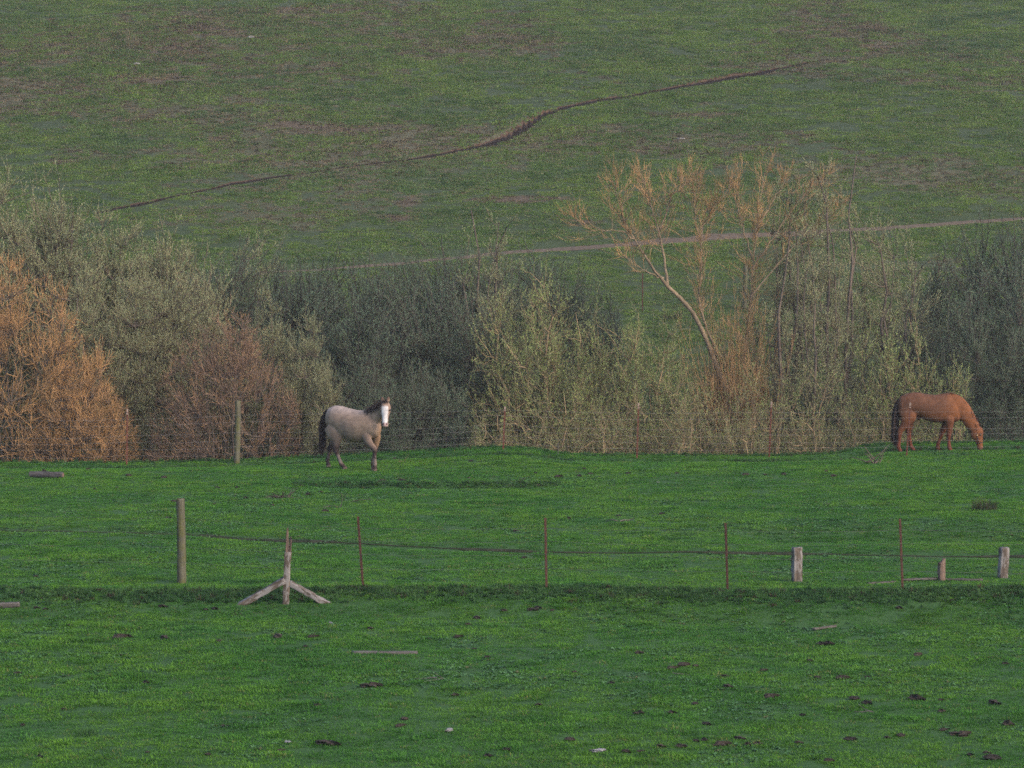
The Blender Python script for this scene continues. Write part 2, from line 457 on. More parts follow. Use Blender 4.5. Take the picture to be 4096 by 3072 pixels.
# pasture
x, y, g = sample(230000, 41, 92.5, 2.5, 1)
lip = 88.6 + 2.9 * sstep(8.6, 10.4, x)
k = (y < lip + 0.8) & ((polyd(_rut, x, y) > 0.04 + 0.14 * vnoise(x, y, .6, 3)) | (polyd(_rut, x, y) < -0.12 - 0.3 * vnoise(x, y, .7, 4))) & (vnoise(x, y, 0.35, 14) > 0.12 + .12 * vnoise(x, y, 1.3, 24))
x, y = x[k], y[k]
hgt = 0.6 + 0.8 * fbm(x, y, 1.3, 15, 3) + 0.9 * sstep(.78, .95, vnoise(x, y, .3, 25)) + 0.35 * (vnoise(x, y, 5, 16) - .5)
scatter('field_grass', on_ground(x, y), hgt, 'turf', 'short green grass covering the grazed pasture', 'grass')
x, y, g = sample(60000, 41, 91, 2.5, 2)
cl = fbm(x, y, 1.8, 17, 3) + 0.25 * np.exp(-((y - 69) / 1.2) ** 2) * (x < -4) + 0.25 * np.exp(-((y - 76) / .8) ** 2) * (x < -5)
k = (cl > 0.60) & (y < 88.2 + 2.9 * sstep(8.6, 10.4, x))
scatter('broadleaf_weeds', on_ground(x[k], y[k]), g.uniform(.6, 1.3, k.sum()), 'weed', 'low blue green broadleaf weeds in patches among the pasture grass', 'weeds')
x, y, g = sample(40000, 57.5, 60.4, 2.5, 3)
e = bank_edge(x)
k = (y > e - 1.3) & (y < e + 0.1) & (g.uniform(0, 1, len(x)) < 0.30 * sstep(-1.4, -.1, y - e) * (0.3 + 1.0 * fbm(x, y, 1.5, 19, 2)))
bx, by = x[k], y[k]
x, y, g = sample(26000, 85.5, 91.6, 2.5, 4)
lip = 88.4 + 2.9 * sstep(8.6, 10.4, x)
k = (np.abs(y - lip + 1.6) < 0.35) & (g.uniform(0, 1, len(x)) < .5) | (np.abs(y - lip) < 0.3) & (g.uniform(0, 1, len(x)) < .35)
bx = np.concatenate([bx, x[k]]); by = np.concatenate([by, y[k]])
x, y, g = sample(9000, 78.3, 79.6, 0, 5)
k = (x > -5.4) & (x < 1.2) & (g.uniform(0, 1, len(x)) < .22) & (y > 78.75)
bx = np.concatenate([bx, x[k]]); by = np.concatenate([by, y[k]])
scatter('bank_weeds', on_ground(bx, by), np.random.default_rng(9).uniform(.5, 1.0, len(bx)), 'bankweed', 'dark taller weeds along the low bank under the near fence', 'weeds')

# hillside
x, y, g = sample(330000, 104, 222, 4, 6)
dry, bare = dry_hill(x, y), bare_hill(x, y)
tr = np.abs(polyd(TRAIL, x, y)) < trail_w(x) * (0.8 + .35 * g.uniform(0, 1, len(x)))
dd = polyd(DITCH, x, y); dt = (ditch_w(x) > .02) & (dd < -.05 + ditch_w(x) * (.6 + .8 * vnoise(x, y, .5, 5))) & (dd > -0.05 - ditch_w(x) * 2.0)
p = g.uniform(0, 1, len(x))
clump = vnoise(x, y, 0.55, 101) * 0.6 + vnoise(x, y, 1.7, 102) * 0.4
ok = ~tr & ~dt
lush = ok & (p < (1 - 0.72 * dry) * (1 - 0.72 * bare)) & (clump > 0.36 + 0.12 * dry)
dead = ok & ~lush & (p > 0.5 + .1 * bare - .25 * dry) & ((dry > 0.12) | (bare > .2))
hs = (0.55 + 0.8 * clump) * (0.8 + .4 * sstep(120, 180, y))
scatter('hill_grass', on_ground(x[lush], y[lush]), hs[lush], 'hillturf', 'green tufted grass covering the hillside', 'grass')
scatter('dead_hill_grass', on_ground(x[dead], y[dead]), hs[dead] * .9, 'deadturf', 'brown dead grass mixed into the hillside sward', 'grass')
# ------------------------------------------------------------------ shrubs and trees of the creek
def unit(v): return v / np.maximum(np.linalg.norm(v, axis=-1, keepdims=True), 1e-9)

def grow(g, start, d0, length, kpts, wander, lift):
    """polylines (n,k,3) from start points along wandering directions that bend towards `lift` (vertical pull)"""
    n = len(start); P = np.zeros((n, kpts, 3)); P[:, 0] = start
    d = unit(d0.copy()); seg = (length / (kpts - 1))[:, None]
    for k in range(1, kpts):
        d = unit(d + g.normal(0, wander, (n, 3)) + np.array([0, 0, 1.0]) * lift)
        P[:, k] = P[:, k - 1] + d * seg
    return P

def tubes(P, R, sides=3):
    n, k, _ = P.shape
    T = np.zeros_like(P); T[:, 1:-1] = P[:, 2:] - P[:, :-2]; T[:, 0] = P[:, 1] - P[:, 0]; T[:, -1] = P[:, -1] - P[:, -2]
    T = unit(T)
    ref = np.where(np.abs(T[..., 2:3]) > 0.9, np.array([1.0, 0, 0]), np.array([0, 0, 1.0]))
    A = unit(np.cross(T, ref)); B = np.cross(T, A)
    a = np.arange(sides) * 2 * np.pi / sides
    V = P[:, :, None] + R[:, :, None, None] * (A[:, :, None] * np.cos(a)[:, None] + B[:, :, None] * np.sin(a)[:, None])
    base = (np.arange(n)[:, None, None] * k + np.arange(k - 1)[None, :, None]) * sides
    s = np.arange(sides)[None, None]; s2 = (s + 1) % sides
    F = np.stack([base + s, base + s2, base + sides + s2, base + sides + s], -1).reshape(-1, 4)
    return V.reshape(-1, 3), F

def along(P, t):
    """points and tangents at fractions t (n,m) of polylines (n,k,3)"""
    n, k, _ = P.shape; u = np.clip(t, 0, 0.9999) * (k - 1); i = u.astype(int); f = (u - i)[..., None]
    r = np.arange(n)[:, None]
    return P[r, i] * (1 - f) + P[r, i + 1] * f, unit(P[r, i + 1] - P[r, i])

def leaf_quads(g, pos, tan, L, W, spread):
    n = len(pos); d = unit(tan + g.normal(0, spread, (n, 3))); s = unit(np.cross(d, g.normal(0, 1, (n, 3))))
    L = (L * g.uniform(.6, 1.3, n))[:, None]; W = (W * g.uniform(.7, 1.2, n))[:, None]
    V = np.stack([pos, pos + d * L * .5 + s * W, pos + d * L, pos + d * L * .5 - s * W], 1).reshape(-1, 3)
    return V, np.arange(n)[:, None] * 4 + np.array([[0, 1, 2, 3]])

def merge(parts):
    V = []; F = []; o = 0
    for v, f in parts:
        V.append(v); F.append(f + o); o += len(v)
    return np.concatenate(V), np.concatenate(F)

def shrub_data(seed, H, Rr, stems=16, nb=420, n2=12, tilt=1.4, arch=.14, twig=0.5, up=.3, leaf=None, r0=0.035, twr=0.006, base=0.35, wander=0.16, leaf_lo=0.15, zc=0.0, fill=.55, lump=.14, shell=.5, low=.0):
    """multi-stemmed shrub: stems fan out from the foot, branches reach evenly into a lumpy dome that spans
    zc*H..H, short twigs and leaves cover them: (trunk, twigs, leaves)"""
    g = np.random.default_rng(seed)
    ph = g.uniform(0, 6.28, 8)
    def env(d):
        az = np.arctan2(d[:, 1], d[:, 0]); el = np.arcsin(np.clip(d[:, 2], -1, 1))
        k = 1 + lump * (np.sin(2 * az + ph[0]) * np.cos(el) + .8 * np.sin(3 * az + 4 * el + ph[1]) + .7 * np.sin(5 * az - 5 * el + ph[2]) + .5 * np.sin(9 * az + 7 * el + ph[3])) / 1.6
        return k / np.sqrt((np.hypot(d[:, 0], d[:, 1]) / Rr) ** 2 + (d[:, 2] / (H * (1 - zc))) ** 2)
    c0 = np.array([0, 0, H * zc])
    def dome(n, lo, ct):
        u = g.uniform(ct, 1, n); az = g.uniform(0, 2 * np.pi, n)
        # even over the ellipsoid's surface rather than over the unit sphere
        d = np.stack([np.cos(az) * np.sqrt(1 - u * u) * Rr, np.sin(az) * np.sqrt(1 - u * u) * Rr, u * H * (1 - zc)], 1)
        d = unit(d); r = env(d) * g.uniform(lo ** 2, 1, n) ** shell
        return c0 + d * r[:, None], d
    tgt, d0 = dome(stems, .55, .08 if zc == 0 else -.1)
    az = np.arctan2(tgt[:, 1], tgt[:, 0])
    st = np.stack([np.cos(az), np.sin(az), 0 * az], 1) * (Rr * base * np.sqrt(g.uniform(0, 1, stems)))[:, None] + g.normal(0, .1, (stems, 3))
    st[:, 2] = -0.3
    Le = np.linalg.norm(tgt - st, axis=1)
    ctl = st + (tgt - st) * .45 + np.array([0, 0, 1.0]) * (arch * Le)[:, None] + g.normal(0, .08, (stems, 3)) * Le[:, None]
    tt = np.linspace(0, 1, 9)[None, :, None]
    P0 = st[:, None] * (1 - tt) ** 2 + 2 * ctl[:, None] * tt * (1 - tt) + tgt[:, None] * tt ** 2
    P0[:, 1:] += g.normal(0, wander * .35, (stems, 8, 3))
    trunk = [tubes(P0, (r0 * g.uniform(.5, 1.3, stems) * Le / 4)[:, None] * np.linspace(1, 0.2, 9)[None], 5)]
    # branches: from the nearest lower point of a stem to targets spread evenly through the dome
    bt, bd = dome(nb, fill, low)
    sp = P0[:, 2:].reshape(-1, 3)
    cost = np.linalg.norm(bt[:, None] - sp[None], axis=2) + 1.5 * np.clip(sp[None, :, 2] - bt[:, None, 2] + .25, 0, None) + g.uniform(0, .5, (nb, len(sp)))
    bs = sp[np.argmin(cost, 1)]
    Lb = np.linalg.norm(bt - bs, axis=1)
    bc = bs + (bt - bs) * .5 + np.array([0, 0, -.08]) * Lb[:, None] + g.normal(0, wander * .6, (nb, 3)) * Lb[:, None]
    tt = np.linspace(0, 1, 6)[None, :, None]
    P1 = bs[:, None] * (1 - tt) ** 2 + 2 * bc[:, None] * tt * (1 - tt) + bt[:, None] * tt ** 2
    P1[:, 1:] += g.normal(0, wander * .12, (nb, 5, 3))
    trunk.append(tubes(P1, (0.010 * g.uniform(.6, 1.3, nb) * np.sqrt(Lb + .3))[:, None] * np.linspace(1, .45, 6)[None], 3))
    t2 = g.uniform(0.25, 1.0, (nb, n2)); p2, tg2 = along(P1, t2)
    n = nb * n2; out = np.repeat(bd, n2, 0)
    L2 = twig * g.uniform(.45, 1.25, n)
    d2 = unit(tg2.reshape(-1, 3) * .5 + out * .55 + g.normal(0, .55, (n, 3)) + np.array([0, 0, up]))
    P2 = grow(g, p2.reshape(-1, 3), d2, L2, 3, .14, up * .3)
    tw = tubes(P2, (twr * g.uniform(.7, 1.3, n))[:, None] * np.array([[1, .85, .4]]), 3)
    lv = None
    if leaf:
        nl, LL, LW, spd = leaf
        t3 = g.uniform(leaf_lo, 1, (n, nl)); p3, tg3 = along(P2, t3)
        lv = leaf_quads(g, p3.reshape(-1, 3), tg3.reshape(-1, 3), LL, LW, spd)
    return merge(trunk), tw, lv

def wood_mat(name, c0, c1, sc=14):
    m = NT(name); P = m.objco(); n = m.noise(P, sc, 4)
    r = m.rnd()
    c = m.ramp(n, [(0.3, c0), (0.7, c1)])
    c = m.mix(1.0, c, m.ramp(m.noise(P, 0.9, 2), [(0.3, (.7, .7, .72)), (.7, (1.25, 1.2, 1.15))]), 'MULTIPLY')
    return m.bsdf(c, 0.85, 0.15)
def leaf_mat(name, cols, trans=0.25):
    m = NT(name); P = m.objco()
    c = m.ramp(m.noise(P, 0.8, 4, .6), [(0.3 + 0.4 * i / (len(cols) - 1), col) for i, col in enumerate(cols)])
    c = m.mix(1.0, c, m.ramp(m.noise(P, 9, 2), [(0.3, (.8, .82, .8)), (.7, (1.22, 1.2, 1.15))]), 'MULTIPLY')
    return m.bsdf(c, 0.7, 0.2, trans=trans)

W_GREY = wood_mat('bark_grey', (0.068, 0.056, 0.048), (0.171, 0.140, 0.114))
W_TAN = wood_mat('bark_tan', (0.161, 0.121, 0.068), (0.362, 0.275, 0.165))
W_DARK = wood_mat('bark_dark', (0.040, 0.037, 0.033), (0.098, 0.086, 0.073))
T_ORANGE = wood_mat('twig_orange', (0.254, 0.156, 0.085), (0.561, 0.329, 0.143), 3)
T_RUSSET = wood_mat('twig_russet', (0.127, 0.089, 0.077), (0.286, 0.183, 0.120), 2.2)
T_OLIVE = wood_mat('twig_olive', (0.121, 0.110, 0.069), (0.270, 0.228, 0.131), 3)
T_DARK = wood_mat('twig_dark', (0.061, 0.064, 0.051), (0.139, 0.134, 0.094), 3)
L_BUD = leaf_mat('bud_gold', [(0.252, 0.152, 0.064), (0.415, 0.265, 0.098), (0.327, 0.241, 0.117)])
L_SAGE = leaf_mat('leaf_sage', [(0.206, 0.247, 0.143), (0.324, 0.363, 0.198), (0.393, 0.404, 0.227)])
L_DUSK = leaf_mat('leaf_dusky', [(0.107, 0.166, 0.116), (0.160, 0.240, 0.153), (0.145, 0.205, 0.119)])
L_FRESH = leaf_mat('leaf_fresh', [(0.187, 0.248, 0.103), (0.289, 0.360, 0.120), (0.246, 0.295, 0.146)])

def shrub_kind(seed, wood, twigm, leafm, **kw):
    tr, tw, lv = shrub_data(seed, **kw)
    a = mesh_np('shrub_trunk', *tr); a.materials.append(wood)
    b = mesh_np('shrub_twigs', *tw); b.materials.append(twigm)
    c = None
    if lv is not None:
        c = mesh_np('shrub_leaves', *lv); c.materials.append(leafm)
    v = tw[0]
    return a, b, c, float(np.percentile(v[:, 2], 99.5)), kw['Rr'] * 1.05

KIND = {}
def kinds(key, seeds, *mats, **kw):
    KIND[key] = [shrub_kind(s, *mats, **kw) for s in seeds]
kinds('orange', (1, 2), W_GREY, T_ORANGE, L_BUD, H=5.0, Rr=3.4, stems=28, nb=950, n2=11, up=.10, twig=.33, leaf=(3, .035, .008, .25), lump=.04, base=.4, fill=.76)
kinds('russet', (3,), W_GREY, T_RUSSET, L_BUD, H=4.6, Rr=2.6, stems=28, nb=720, n2=11, up=.12, twig=.30, leaf=(3, .035, .008, .25), lump=.04, base=.4, fill=.76)
kinds('sage', (4, 5, 6), W_GREY, T_OLIVE, L_SAGE, H=6.0, Rr=2.4, stems=18, nb=640, n2=9, up=.28, twig=.34, leaf=(11, .042, .0095, .4), lump=.08, fill=.72)
kinds('dusk', (7, 8), W_DARK, T_DARK, L_DUSK, H=6.0, Rr=2.8, stems=18, nb=660, n2=9, up=.18, twig=.34, leaf=(10, .042, .0098, .55), lump=.08, fill=.72)
kinds('open', (21, 22), W_DARK, T_DARK, L_SAGE, H=6.0, Rr=2.4, stems=13, nb=170, n2=9, up=.35, twig=.5, leaf=(4, .055, .012, .6), lump=.3, wander=.24, r0=.04)
kinds('airy', (31, 32), W_TAN, T_OLIVE, L_FRESH, H=4.2, Rr=2.4, stems=16, nb=170, n2=8, up=.15, twig=.4, leaf=(6, .05, .0115, .7), r0=.05, wander=.3, lump=.3, arch=.15, fill=.35)
kinds('fresh', (10, 11), W_TAN, T_OLIVE, L_FRESH, H=4.2, Rr=3.0, stems=17, nb=430, n2=9, up=.0, twig=.36, leaf=(8, .048, .011, .8), r0=.085, wander=.3, lump=.12, arch=.2, fill=.55, low=.22)
kinds('tangle', (13, 14), W_TAN, T_OLIVE, L_FRESH, H=2.6, Rr=2.2, stems=22, nb=180, n2=8, up=.05, twig=.42, leaf=(3, .05, .012, .8), r0=.10, wander=.36, base=.6, lump=.25, arch=.2, fill=.3)
kinds('slender', (15, 16), W_GREY, T_OLIVE, L_SAGE, H=8.0, Rr=1.7, stems=6, nb=140, n2=9, up=.3, twig=.42, leaf=(9, .05, .0115, .6), r0=.05, base=.25, wander=.26, lump=.3, zc=.52, low=-.75, fill=.2, arch=.05)
kinds('sprout', (18,), W_TAN, T_OLIVE, L_FRESH, H=3.4, Rr=1.6, stems=14, nb=150, n2=5, up=.4, twig=.38, leaf=(9, .055, .013, .6), r0=.04, lump=.14)

NMS = {'airy': 'leafy_shrub', 'open': 'open_willow', 'orange': 'bare_shrub', 'russet': 'bare_shrub', 'sage': 'willow_shrub', 'dusk': 'willow_shrub', 'fresh': 'leafy_shrub', 'tangle': 'tangled_shrub', 'slender': 'slender_tree', 'sprout': 'leafy_shrub'}
CATS = {'slender': 'tree'}
GRP = {'airy': 'leafing shrubs behind the far fence', 'open': 'open dark willows on the right bank', 'sage': 'sage willows along the creek', 'dusk': 'dusky willows along the creek', 'fresh': 'leafing shrubs behind the far fence', 'tangle': 'tangled low shrubs at the field edge', 'slender': 'slender trees in the creek', 'orange': 'bare twiggy shrubs', 'russet': 'bare twiggy shrubs', 'sprout': 'leafing shrubs behind the far fence'}
_cnt = {}
def shrub(kind, px, ptop, Y, half, label, sq=1.0):
    """kind, centre and top as read from the photo, distance, half width in metres"""
    i = _cnt.get(kind, 0); _cnt[kind] = i + 1
    a, b, c, H, Rr = KIND[kind][i % len(KIND[kind])]
    x, y, z = atY(px, Y)
    h = zat(ptop, Y) - z
    e = empty(NMS[kind], (x, y, z), (i * 2.399 + 0.7) % 6.283)
    e.scale = (half / Rr, half / Rr * sq, h / H)
    tag(e, label, CATS.get(kind, 'shrub'), GRP[kind])
    put('trunk', a, parent=e); put('branchwork', b, parent=e)
    if c: put('foliage', c, parent=e)
    return e

S = shrub
def row(kind, spec):
    for px, pt, Y, hf, lb in spec: S(kind, px, pt, Y, hf, lb)
row('orange', [(-10, 578, 92.8, 4.0, 'large domed bare shrub with golden orange twigs behind the grey log'),
    (165, 790, 92.0, 2.1, 'lower bare golden shrub joining the large orange dome to the dark gap')])
row('russet', [(487, 688, 92.5, 2.6, 'rounded bare russet shrub behind the round post of the creek fence')])
row('sage', [
    (-70, 388, 99.5, 3.4, 'tallest pale sage willow standing behind the large golden orange shrub'), (30, 402, 100.5, 3.0, 'tall pale sage willow next to the tallest one above the golden shrub'),
    (115, 432, 99.8, 2.9, 'tall plumed sage willow above the right shoulder of the golden shrub'), (205, 476, 99.2, 2.8, 'pale sage willow halfway down the sloping row of tall sage willows'),
    (290, 500, 100.2, 2.8, 'pale sage willow second to last in the sloping tall row'), (375, 520, 100.8, 2.7, 'lowest pale sage willow ending the sloping tall row'),
    (190, 600, 95.6, 2.3, 'mid height sage willow with tan stems right of the golden shrub'), (290, 610, 96, 2.3, 'sage willow with bare tan stems above the dark gap between the bare shrubs'), (385, 600, 96.6, 2.3, 'sage willow behind the left shoulder of the russet shrub'),
    (575, 640, 94.5, 1.5, 'pale sage willow at the right shoulder of the russet shrub'), (660, 690, 93.6, 1.3, 'feathery sage willow drooping behind the tail of the buckskin horse'), (705, 800, 92.6, .9, 'small sage willow low behind the rump of the buckskin horse')])
row('dusk', [
    (450, 570, 103, 3.1, 'dusky back row willow next to the lowest tall sage willow'), (545, 555, 104, 3.1, 'dusky back row willow straight behind the russet shrub'), (640, 572, 103, 3.0, 'dusky back row willow where the hillside trail begins'),
    (740, 572, 104, 3.2, 'dusky back row willow just past the start of the trail'), (830, 565, 103, 3.1, 'dusky back row willow behind the head of the buckskin horse'), (930, 558, 104, 3.1, 'dusky back row willow left of the thin pale willow'),
    (1020, 550, 103.5, 3.0, 'dusky back row willow at the foot of the thin pale willow'), (1120, 560, 104, 3.0, 'dusky back row willow right of the thin pale willow'), (1200, 572, 103.5, 2.6, 'dusky back row willow above the broad leafing shrub'), (1275, 625, 104, 1.6, 'last low willow of the dusky row beside the open hillside gap'),
    (745, 640, 97.4, 2.9, 'dark willow behind the rump of the buckskin horse'), (850, 650, 97, 2.9, 'dark willow behind the head of the buckskin horse'), (950, 640, 97.4, 2.9, 'dark willow between the buckskin horse and the leafing shrubs'), (1050, 690, 97.5, 2.0, 'dark willow partly covered by the broad leafing shrub'),
    (1130, 800, 98, 1.9, 'low willow added as dark backing behind the left broad leafing shrub'), (1240, 800, 98, 1.9, 'low willow added as dark backing behind the middle broad leafing shrub'), (1350, 810, 98, 1.9, 'low willow added as dark backing behind the right broad leafing shrub'), (1460, 840, 97.5, 1.8, 'low willow added as dark backing behind the leaning foot of the bare willow'), (1720, 840, 97, 1.8, 'low willow added as dark backing behind the stems of the slender trees'),  # low willows added to darken the gaps behind the leafing shrubs
    (800, 790, 93, 1.7, 'low dark willow behind the wires above the back of the buckskin horse'), (915, 800, 93, 1.7, 'low dark willow behind the wires right of the buckskin horse')])
row('slender', [(1060, 465, 101, 1.5, 'thin pale willow poking above the dusky row below the trail'), (560, 500, 104.5, 1.4, 'sparse thin willow poking above the dusky row near the trail start')])
row('fresh', [
    (1150, 612, 95.2, 2.7, 'broad leafing shrub with tan arching limbs beside the dark willows'), (1255, 690, 94.8, 2.4, 'middle leafing shrub of the three broad ones with arching limbs'), (1375, 690, 94.6, 2.4, 'broad leafing shrub below the pale far fence and open hillside')])
row('airy', [
    (1470, 790, 93.6, 1.7, 'leafing shrub left of the foot of the bare orange willow'), (1590, 780, 93.6, 1.8, 'leafing shrub covering the foot of the bare orange willow'), (1690, 800, 93.2, 1.6, 'leafing shrub right of the foot of the bare orange willow'),
    (1790, 770, 93.8, 1.8, 'leafing shrub below the slender dark trees'), (1960, 790, 94.0, 2.0, 'yellow green leafing shrub behind the chestnut horse')])
row('sprout', [(1925, 690, 94.3, 1.5, 'upright yellow green sprays rising above the back of the chestnut horse'), (2050, 770, 93.6, 1.1, 'light green sprays above the neck of the chestnut horse')])
row('tangle', [
    (1070, 890, 91.6, 1.4, 'bare tan tangle behind the steel post on the grassy mound'), (1180, 860, 91.8, 1.5, 'bare tan tangle behind the thin pale stake'), (1290, 850, 91.6, 1.5, 'bare tan tangle between the pale stake and next steel post'), (1400, 840, 91.6, 1.5, 'bare tan tangle behind the steel post below the bare willow'),
    (1500, 860, 91.5, 1.4, 'bare tan tangle halfway between two rusty creek fence posts'), (1600, 850, 91.6, 1.4, 'bare tan tangle below the foot of the bare orange willow'), (1700, 870, 91.5, 1.4, 'bare tan tangle behind the steel post next before the chestnut horse'), (1800, 860, 91.8, 1.4, 'bare tan tangle behind the pale pronged dead branch'),
    (1910, 880, 93.2, 1.2, 'bare tangle seen past the tail of the chestnut horse'), (2020, 900, 94.2, 1.4, 'bare tangle seen between the legs of the chestnut horse')])
row('slender', [
    (1690, 410, 101, 1.5, 'slender dark stemmed tree with sage crown touching the bare orange willow'), (1720, 370, 100, 1.4, 'slender tree with thin sage crown beside the tallest slender one'), (1795, 350, 99, 1.4, 'tallest slender tree with pale sage crown above the trail'), (1860, 450, 101, 1.4, 'slender tree with crown at the height of the trail'),
    (1740, 500, 97, 1.4, 'shorter slender tree standing before the tallest slender one'), (1920, 480, 102, 1.4, 'slender tree with sparse crown crossing the trail above the chestnut horse'), (1965, 550, 98, 1.5, 'low slender tree next to the dark right thicket')])
row('dusk', [
    (2130, 505, 103, 3.1, 'tall dark willow behind the head of the chestnut horse'), (2230, 490, 102.4, 3.1, 'tallest dark willow of the thicket right of the chestnut horse'), (2050, 572, 102, 2.6, 'dark willow at the left end of the right thicket'), (2190, 590, 97.4, 2.9, 'large dark willow in front of the right thicket'),
    (2090, 680, 96, 1.9, 'dark willow behind the neck of the chestnut horse'), (2240, 720, 95, 1.9, 'low dark willow past the head of the chestnut horse'), (1990, 690, 97.5, 1.7, 'dark willow above the back of the chestnut horse')])
row('open', [
    (1570, 720, 98, 1.7, 'dark open willow behind the leaning trunk of the bare willow'), (1700, 690, 97, 1.6, 'dark open willow between the bare willow and the slender trees'), (1830, 660, 97, 1.8, 'dark open willow under the tallest slender tree'), (1900, 700, 98, 1.7, 'dark open willow above the tail of the chestnut horse')])
# ---- bare willow with orange shoots: limbs traced as real curves at their own depths
def limb(pts, Y0, Y1=None, base=None):
    n = len(pts); Ys = np.linspace(Y0, Y1 if Y1 is not None else Y0, n)
    return np.array([[(px * K - 2048) / FPX * y, y, zat(py, y)] for (px, py), y in zip(pts, Ys)])
def resample(P, k, jit=0.0, g=None):
    d = np.concatenate([[0], np.cumsum(np.linalg.norm(np.diff(P, axis=0), axis=1))])
    t = np.linspace(0, d[-1], k)
    Q = np.stack([np.interp(t, d, P[:, i]) for i in range(3)], 1)
    if jit: Q[1:-1] += g.normal(0, jit, (k - 2, 3))
    return Q
g = np.random.default_rng(77)
bx0, by0, bz0 = atY(1592, 98.0)
limbs = [
    (limb([(1592, 1062), (1585, 960), (1575, 860), (1548, 781), (1527, 730), (1488, 663), (1442, 618)], 98, 97.6), .115, .06),
    (limb([(1442, 618), (1412, 578), (1378, 527), (1355, 498), (1340, 451), (1327, 415), (1332, 385)], 97.6, 96.6), .055, .010),
    (limb([(1370, 515), (1340, 500), (1311, 497), (1268, 491), (1243, 468)], 97.2, 96.3), .026, .006),
    (limb([(1442, 618), (1435, 569), (1423, 506), (1414, 464), (1398, 415), (1384, 365)], 97.6, 98.8), .05, .010),
    (limb([(1423, 500), (1442, 447), (1452, 420), (1476, 405), (1492, 385)], 98.2, 99.4), .035, .008),
    (limb([(1575, 860), (1545, 760), (1507, 650), (1516, 578), (1512, 510), (1535, 455), (1565, 420), (1582, 392)], 98.0, 98.6), .06, .010),
    (limb([(1512, 520), (1500, 470), (1498, 425), (1508, 388)], 98.4, 98.0), .035, .008),
    (limb([(1585, 960), (1612, 760), (1622, 640), (1628, 520), (1640, 435), (1652, 365)], 98.2, 99.8), .05, .010),
    (limb([(1625, 560), (1600, 480), (1590, 425), (1600, 385)], 99.2, 98.6), .03, .008),
    (limb([(1434, 600), (1395, 585), (1372, 570), (1350, 555)], 97.6, 96.8), .03, .007),
    (limb([(1626, 580), (1690, 480), (1745, 410), (1785, 372)], 98.8, 100.4), .03, .007),
    (limb([(1622, 640), (1700, 545), (1770, 480), (1830, 430)], 98.6, 100.0), .03, .007),
    (limb([(1630, 500), (1665, 440), (1690, 400), (1698, 375)], 99.2, 100.2), .03, .007),
]
org = np.array([bx0, by0, bz0])
tr_parts, tw_parts = [], []
for P, ra, rb in limbs:
    k = 14; Q = resample(P, k, 0.025, g)[None] - org
    tr_parts.append(tubes(Q, np.geomspace(ra, rb, k)[None], 7))
    ln = np.linalg.norm(np.diff(P, axis=0), axis=1).sum()
    if ra > 0.1: continue
    nb = int((13 if ra > .03 else 8) * ln)
    t = g.uniform(.28, 1, (1, nb)) ; p, tg = along(Q, t)
    L1 = g.uniform(.4, 1.7, nb) * (1.2 - .8 * t[0])
    B = grow(g, p[0], unit(tg[0] + g.normal(0, .75, (nb, 3)) * np.array([1.2, 1.2, .7]) + np.array([0, 0, .1])), L1, 5, .16, .10)
    tr_parts.append(tubes(B, (0.009 * g.uniform(.7, 1.2, nb))[:, None] * np.linspace(1, .5, 5)[None], 3))
    n2 = 8; t2 = g.uniform(.2, 1, (nb, n2)); p2, tg2 = along(B, t2)
    n = nb * n2
    T = grow(g, p2.reshape(-1, 3), unit(tg2.reshape(-1, 3) + g.normal(0, .4, (n, 3)) + np.array([0, 0, .35])), g.uniform(.2, .48, n), 3, .1, .08)
    tw_parts.append(tubes(T, (0.0048 * g.uniform(.7, 1.2, n))[:, None] * np.array([[1, .85, .4]]), 3))
# upright orange suckers round the foot and on the middle limb
n = 330
sx = g.normal(0.1, .75, n); st = np.stack([sx, g.normal(0, .6, n), np.full(n, 0.0) + g.uniform(0, 1.2, n)], 1)
SK = grow(g, st, unit(np.stack([g.normal(-.02, .14, n), g.normal(0, .14, n), np.ones(n)], 1)), g.uniform(2.0, 5.4, n) * np.exp(-(sx / 1.4) ** 2), 6, .06, .05)
tw_parts.append(tubes(SK, (0.010 * g.uniform(.6, 1.2, n))[:, None] * np.linspace(1, .35, 6)[None], 3))
t2 = g.uniform(.4, 1, (n, 8)); p2, tg2 = along(SK, t2)
T = grow(g, p2.reshape(-1, 3), unit(tg2.reshape(-1, 3) + g.normal(0, .25, (n * 8, 3))), g.uniform(.3, .8, n * 8), 3, .08, .15)
tw_parts.append(tubes(T, (0.006 * g.uniform(.7, 1.2, n * 8))[:, None] * np.array([[1, .85, .4]]), 3))
e = tag(empty('bare_willow', org), 'leaning bare willow with forked tan trunk and orange shoots beside the trail', 'tree')
W_WILLOW = wood_mat('bark_willow', (0.112, 0.088, 0.058), (0.278, 0.215, 0.145), 10)
T_WILLOW = wood_mat('twig_willow', (0.243, 0.153, 0.079), (0.436, 0.281, 0.136), 2)
v, f = merge(tr_parts); put('trunk', mesh_np('willow_trunk', v, f, True), W_WILLOW, e)
v, f = merge(tw_parts); put('crown', mesh_np('willow_twigs', v, f), T_WILLOW, e)

